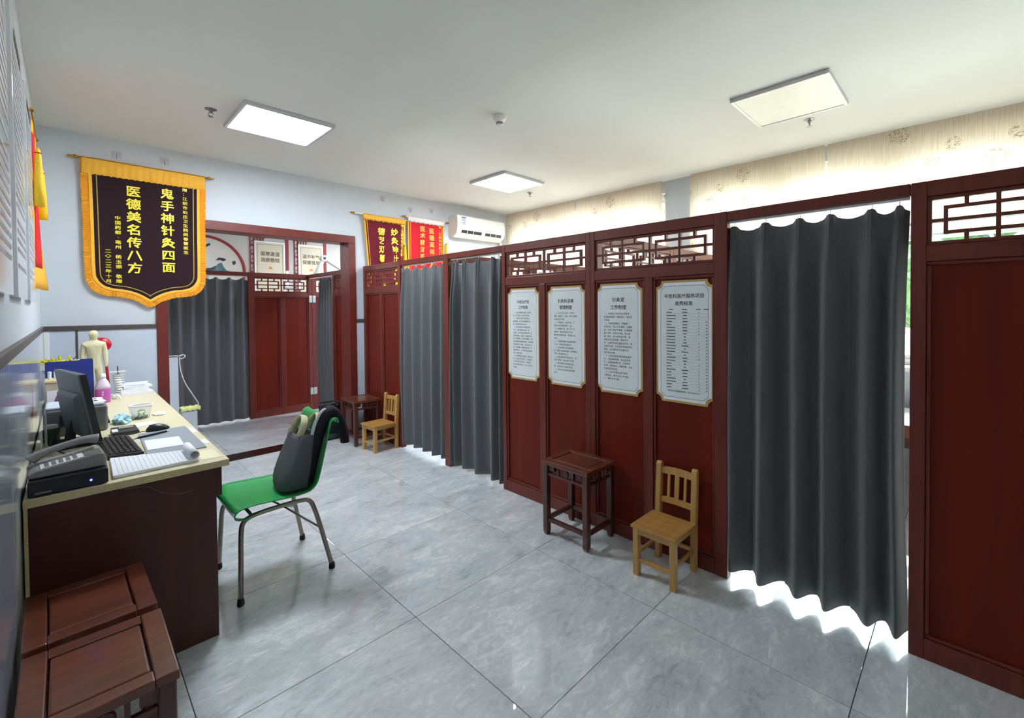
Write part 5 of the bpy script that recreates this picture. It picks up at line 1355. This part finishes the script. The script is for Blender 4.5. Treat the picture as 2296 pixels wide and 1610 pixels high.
def art_poster(x0, x1, lines, label):
    W = x1-x0; H = 0.95; zb = 1.64
    t = thing('wall_poster', label, 'poster', (x0, YE, zb), 0, 'framed posters in the next room')
    obj('panel', box(-0.02, W+0.02, -0.015, 0, 0, H+0.02), 'white_plastic', t)
    obj('sheet', box(0, W, -0.017, -0.015, 0.02, H), 'poster_cream', t)
    bm = B()
    for p in ((0.02, W-0.02, H-0.032, H-0.028), (0.02, W-0.02, 0.04, 0.044), (0.02, 0.024, 0.04, H-0.03), (W-0.024, W-0.02, 0.04, H-0.03)): box(p[0], p[1], -0.018, -0.017, p[2], p[3], bm)
    obj('border_line', bm, 'ink_brown', t)
    bm = B()
    for k, ln in enumerate(lines): add_text(bm, ln, 0.078, W/2, H-0.215-k*0.105, -0.0182, bold=0.025, sx=0.92)
    flat(bm, 'lettering', 'ink_brown', t)
    obj('print_mark', prism([(W/2-0.035, H-0.445), (W/2+0.035, H-0.445), (W/2+0.02, H-0.415), (W/2, H-0.395), (W/2-0.02, H-0.415)], -0.0182, -0.017), 'orange_print', t)
    # carved red strip at left and plain red strip at right
    s_ = obj('carved_strip', box(-0.085, -0.075, -0.02, 0, 0, H+0.12), 'poster_red', t)
    obj('carved_edge', box(-0.03, -0.022, -0.02, 0, 0, H+0.12), 'poster_red', s_)
    for k in range(14):
        z = 0.04+k*0.075
        obj('carved_bar', hexa([(-0.076, -0.016, z), (-0.076, -0.016, z+0.012), (-0.076, -0.004, z+0.012), (-0.076, -0.004, z)], [(-0.028, -0.016, z+0.035), (-0.028, -0.016, z+0.047), (-0.028, -0.004, z+0.047), (-0.028, -0.004, z+0.035)]), 'poster_red', s_)
        if k % 2: obj('carved_bar', hexa([(-0.076, -0.016, z+0.05), (-0.076, -0.016, z+0.062), (-0.076, -0.004, z+0.062), (-0.076, -0.004, z+0.05)], [(-0.028, -0.016, z+0.01), (-0.028, -0.016, z+0.022), (-0.028, -0.004, z+0.022), (-0.028, -0.004, z+0.01)]), 'poster_red', s_)
    for k in range(4): obj('carved_bar', box(-0.02+k*0.042, -0.008+k*0.042, -0.018, 0, H+0.03, H+0.10), 'poster_red', s_)
    obj('carved_bar', box(-0.03, 0.15, -0.018, 0, H+0.075, H+0.087), 'poster_red', s_)
    obj('red_strip', box(W+0.03, W+0.075, -0.02, 0, 0.5, H+0.1), 'poster_red', t)
    obj('white_block', box(W+0.0205, W+0.06, -0.04, 0, 0.2, 0.48), 'white_plastic', t)
art_poster(2.17, 2.59, ['驱寒逐湿', '消瘀散结'], 'cream poster beside the round painting, in the next room')
art_poster(2.84, 3.22, ['温中补气', '保健强身'], 'cream poster behind the white lamp arm, in the next room')
def arm_lamp(x, y_, rz, label):
    t = thing('arm_lamp', label, 'lamp', (x, y_, 0), rz, 'white jointed lamp arms in the next room')
    obj('base', lathe([(0.16, 0), (0.16, 0.03), (0.04, 0.06)], n=20), 'cream_plastic', t)
    obj('pole', tube([(0, 0, 0.05), (0, 0, 1.9)], 0.022, n=12), 'cream_plastic', t, smooth=True)
    obj('arm', tube([(0, 0, 1.9), (0.17, 0, 2.26)], 0.032, n=12), 'cream_plastic', t, smooth=True)
    obj('arm', tube([(0.17, 0.0, 2.26), (0.45, 0, 2.10)], 0.03, n=12), 'cream_plastic', t, smooth=True)
    o = obj('joint', lathe([(0.05, -0.045), (0.052, 0), (0.05, 0.045)], n=20), 'cream_plastic', t); o.location = (0.17, 0, 2.26); o.rotation_euler = (PI/2, 0, 0)
    c = obj('joint_cap', lathe([(0.02, 0.0), (0.02, 0.006)], n=14), 'dark_plastic', o); c.location = (0, 0, 0.045)
    obj('lamp_head', lathe([(0.02, 0), (0.07, -0.03), (0.09, -0.10), (0.086, -0.10), (0.0, -0.04)], n=20, c=(0.45, 0, 2.10)), 'cream_plastic', t, smooth=True)
    return t
arm_lamp(2.62, 7.55, 0, 'white jointed lamp arm in front of the second cream poster')
arm_lamp(1.33, 7.75, PI, 'white lamp pole partly hidden by the shield banner, before the round painting')
# white upright device with cord and cloth
wd = thing('upright_device', 'white upright post device with hanging cord and lime cloth inside the doorway', 'device', (0.712, 5.82, 0))
obj('post', box(-0.035, 0.035, -0.03, 0.03, 0.03, 0.985), 'device_white', wd, bevel=0.005)
obj('post_cap', box(-0.036, 0.036, -0.031, 0.031, 0.985, 1.0), 'steel', wd, bevel=0.002)
obj('foot', box(-0.05, 0.20, -0.1, 0.1, 0, 0.03), 'device_white', wd, bevel=0.004)
obj('lower_box', box(0.05, 0.175, -0.05, 0.05, 0.03, 0.43), 'device_white', wd, bevel=0.006)
rnd = random.Random(21)
bm = B(); rows = []
for i in range(13):
    rows.append([bm.verts.new((0.045+0.155*i/12, -0.06+0.12*j/10, 0.448+0.018*abs(math.sin(i*1.1+j*0.6))+rnd.uniform(0, 0.012)-(0.03 if j == 0 else 0))) for j in range(11)])
for a, b_ in zip(rows, rows[1:]):
    for k in range(10): bm.faces.new([a[k], a[k+1], b_[k+1], b_[k]])
o = obj('cloth', bm, 'cloth_lime', wd, smooth=True); md = o.modifiers.new('s', 'SOLIDIFY'); md.thickness = 0.008
obj('cord', tube(smooth_path([(0.03, -0.035, 0.99), (0.075, -0.035, 1.005), (0.088, -0.035, 0.985), (0.06, -0.035, 0.965), (0.045, -0.035, 0.975), (0.052, -0.035, 0.85), (0.085, -0.035, 0.72), (0.14, -0.035, 0.60), (0.185, -0.035, 0.50), (0.18, -0.03, 0.46)], 7), 0.0045, n=7), 'cord_white', wd, smooth=True)
# treatment bed behind the tall curtain
bd = thing('treatment_bed', 'treatment bed glimpsed past the edge of the tall curtain', 'bed', (4.1, 0.55, 0))
obj('mattress', box(-0.33, 0.33, -0.95, 0.95, 0.56, 0.64), 'leather_brown', bd, bevel=0.02, seg=3)
obj('bed_sheet', box(-0.32, 0.32, -0.6, 0.6, 0.6405, 0.648), 'sheet_bed', bd, bevel=0.003)
obj('bed_frame', box(-0.31, 0.31, -0.93, 0.93, 0.49, 0.56), 'stool_wood', bd)
for sx_ in (-1, 1):
    for sy_ in (-1, 1): obj('leg', box(sx_*0.27-0.03, sx_*0.27+0.03, sy_*0.85-0.03, sy_*0.85+0.03, 0, 0.49), 'stool_wood', bd)
obj('pillow', box(-0.2, 0.2, 0.62, 0.9, 0.6405, 0.72), 'sheet_bed', bd, bevel=0.03, seg=4)
bpy.context.view_layer.update()
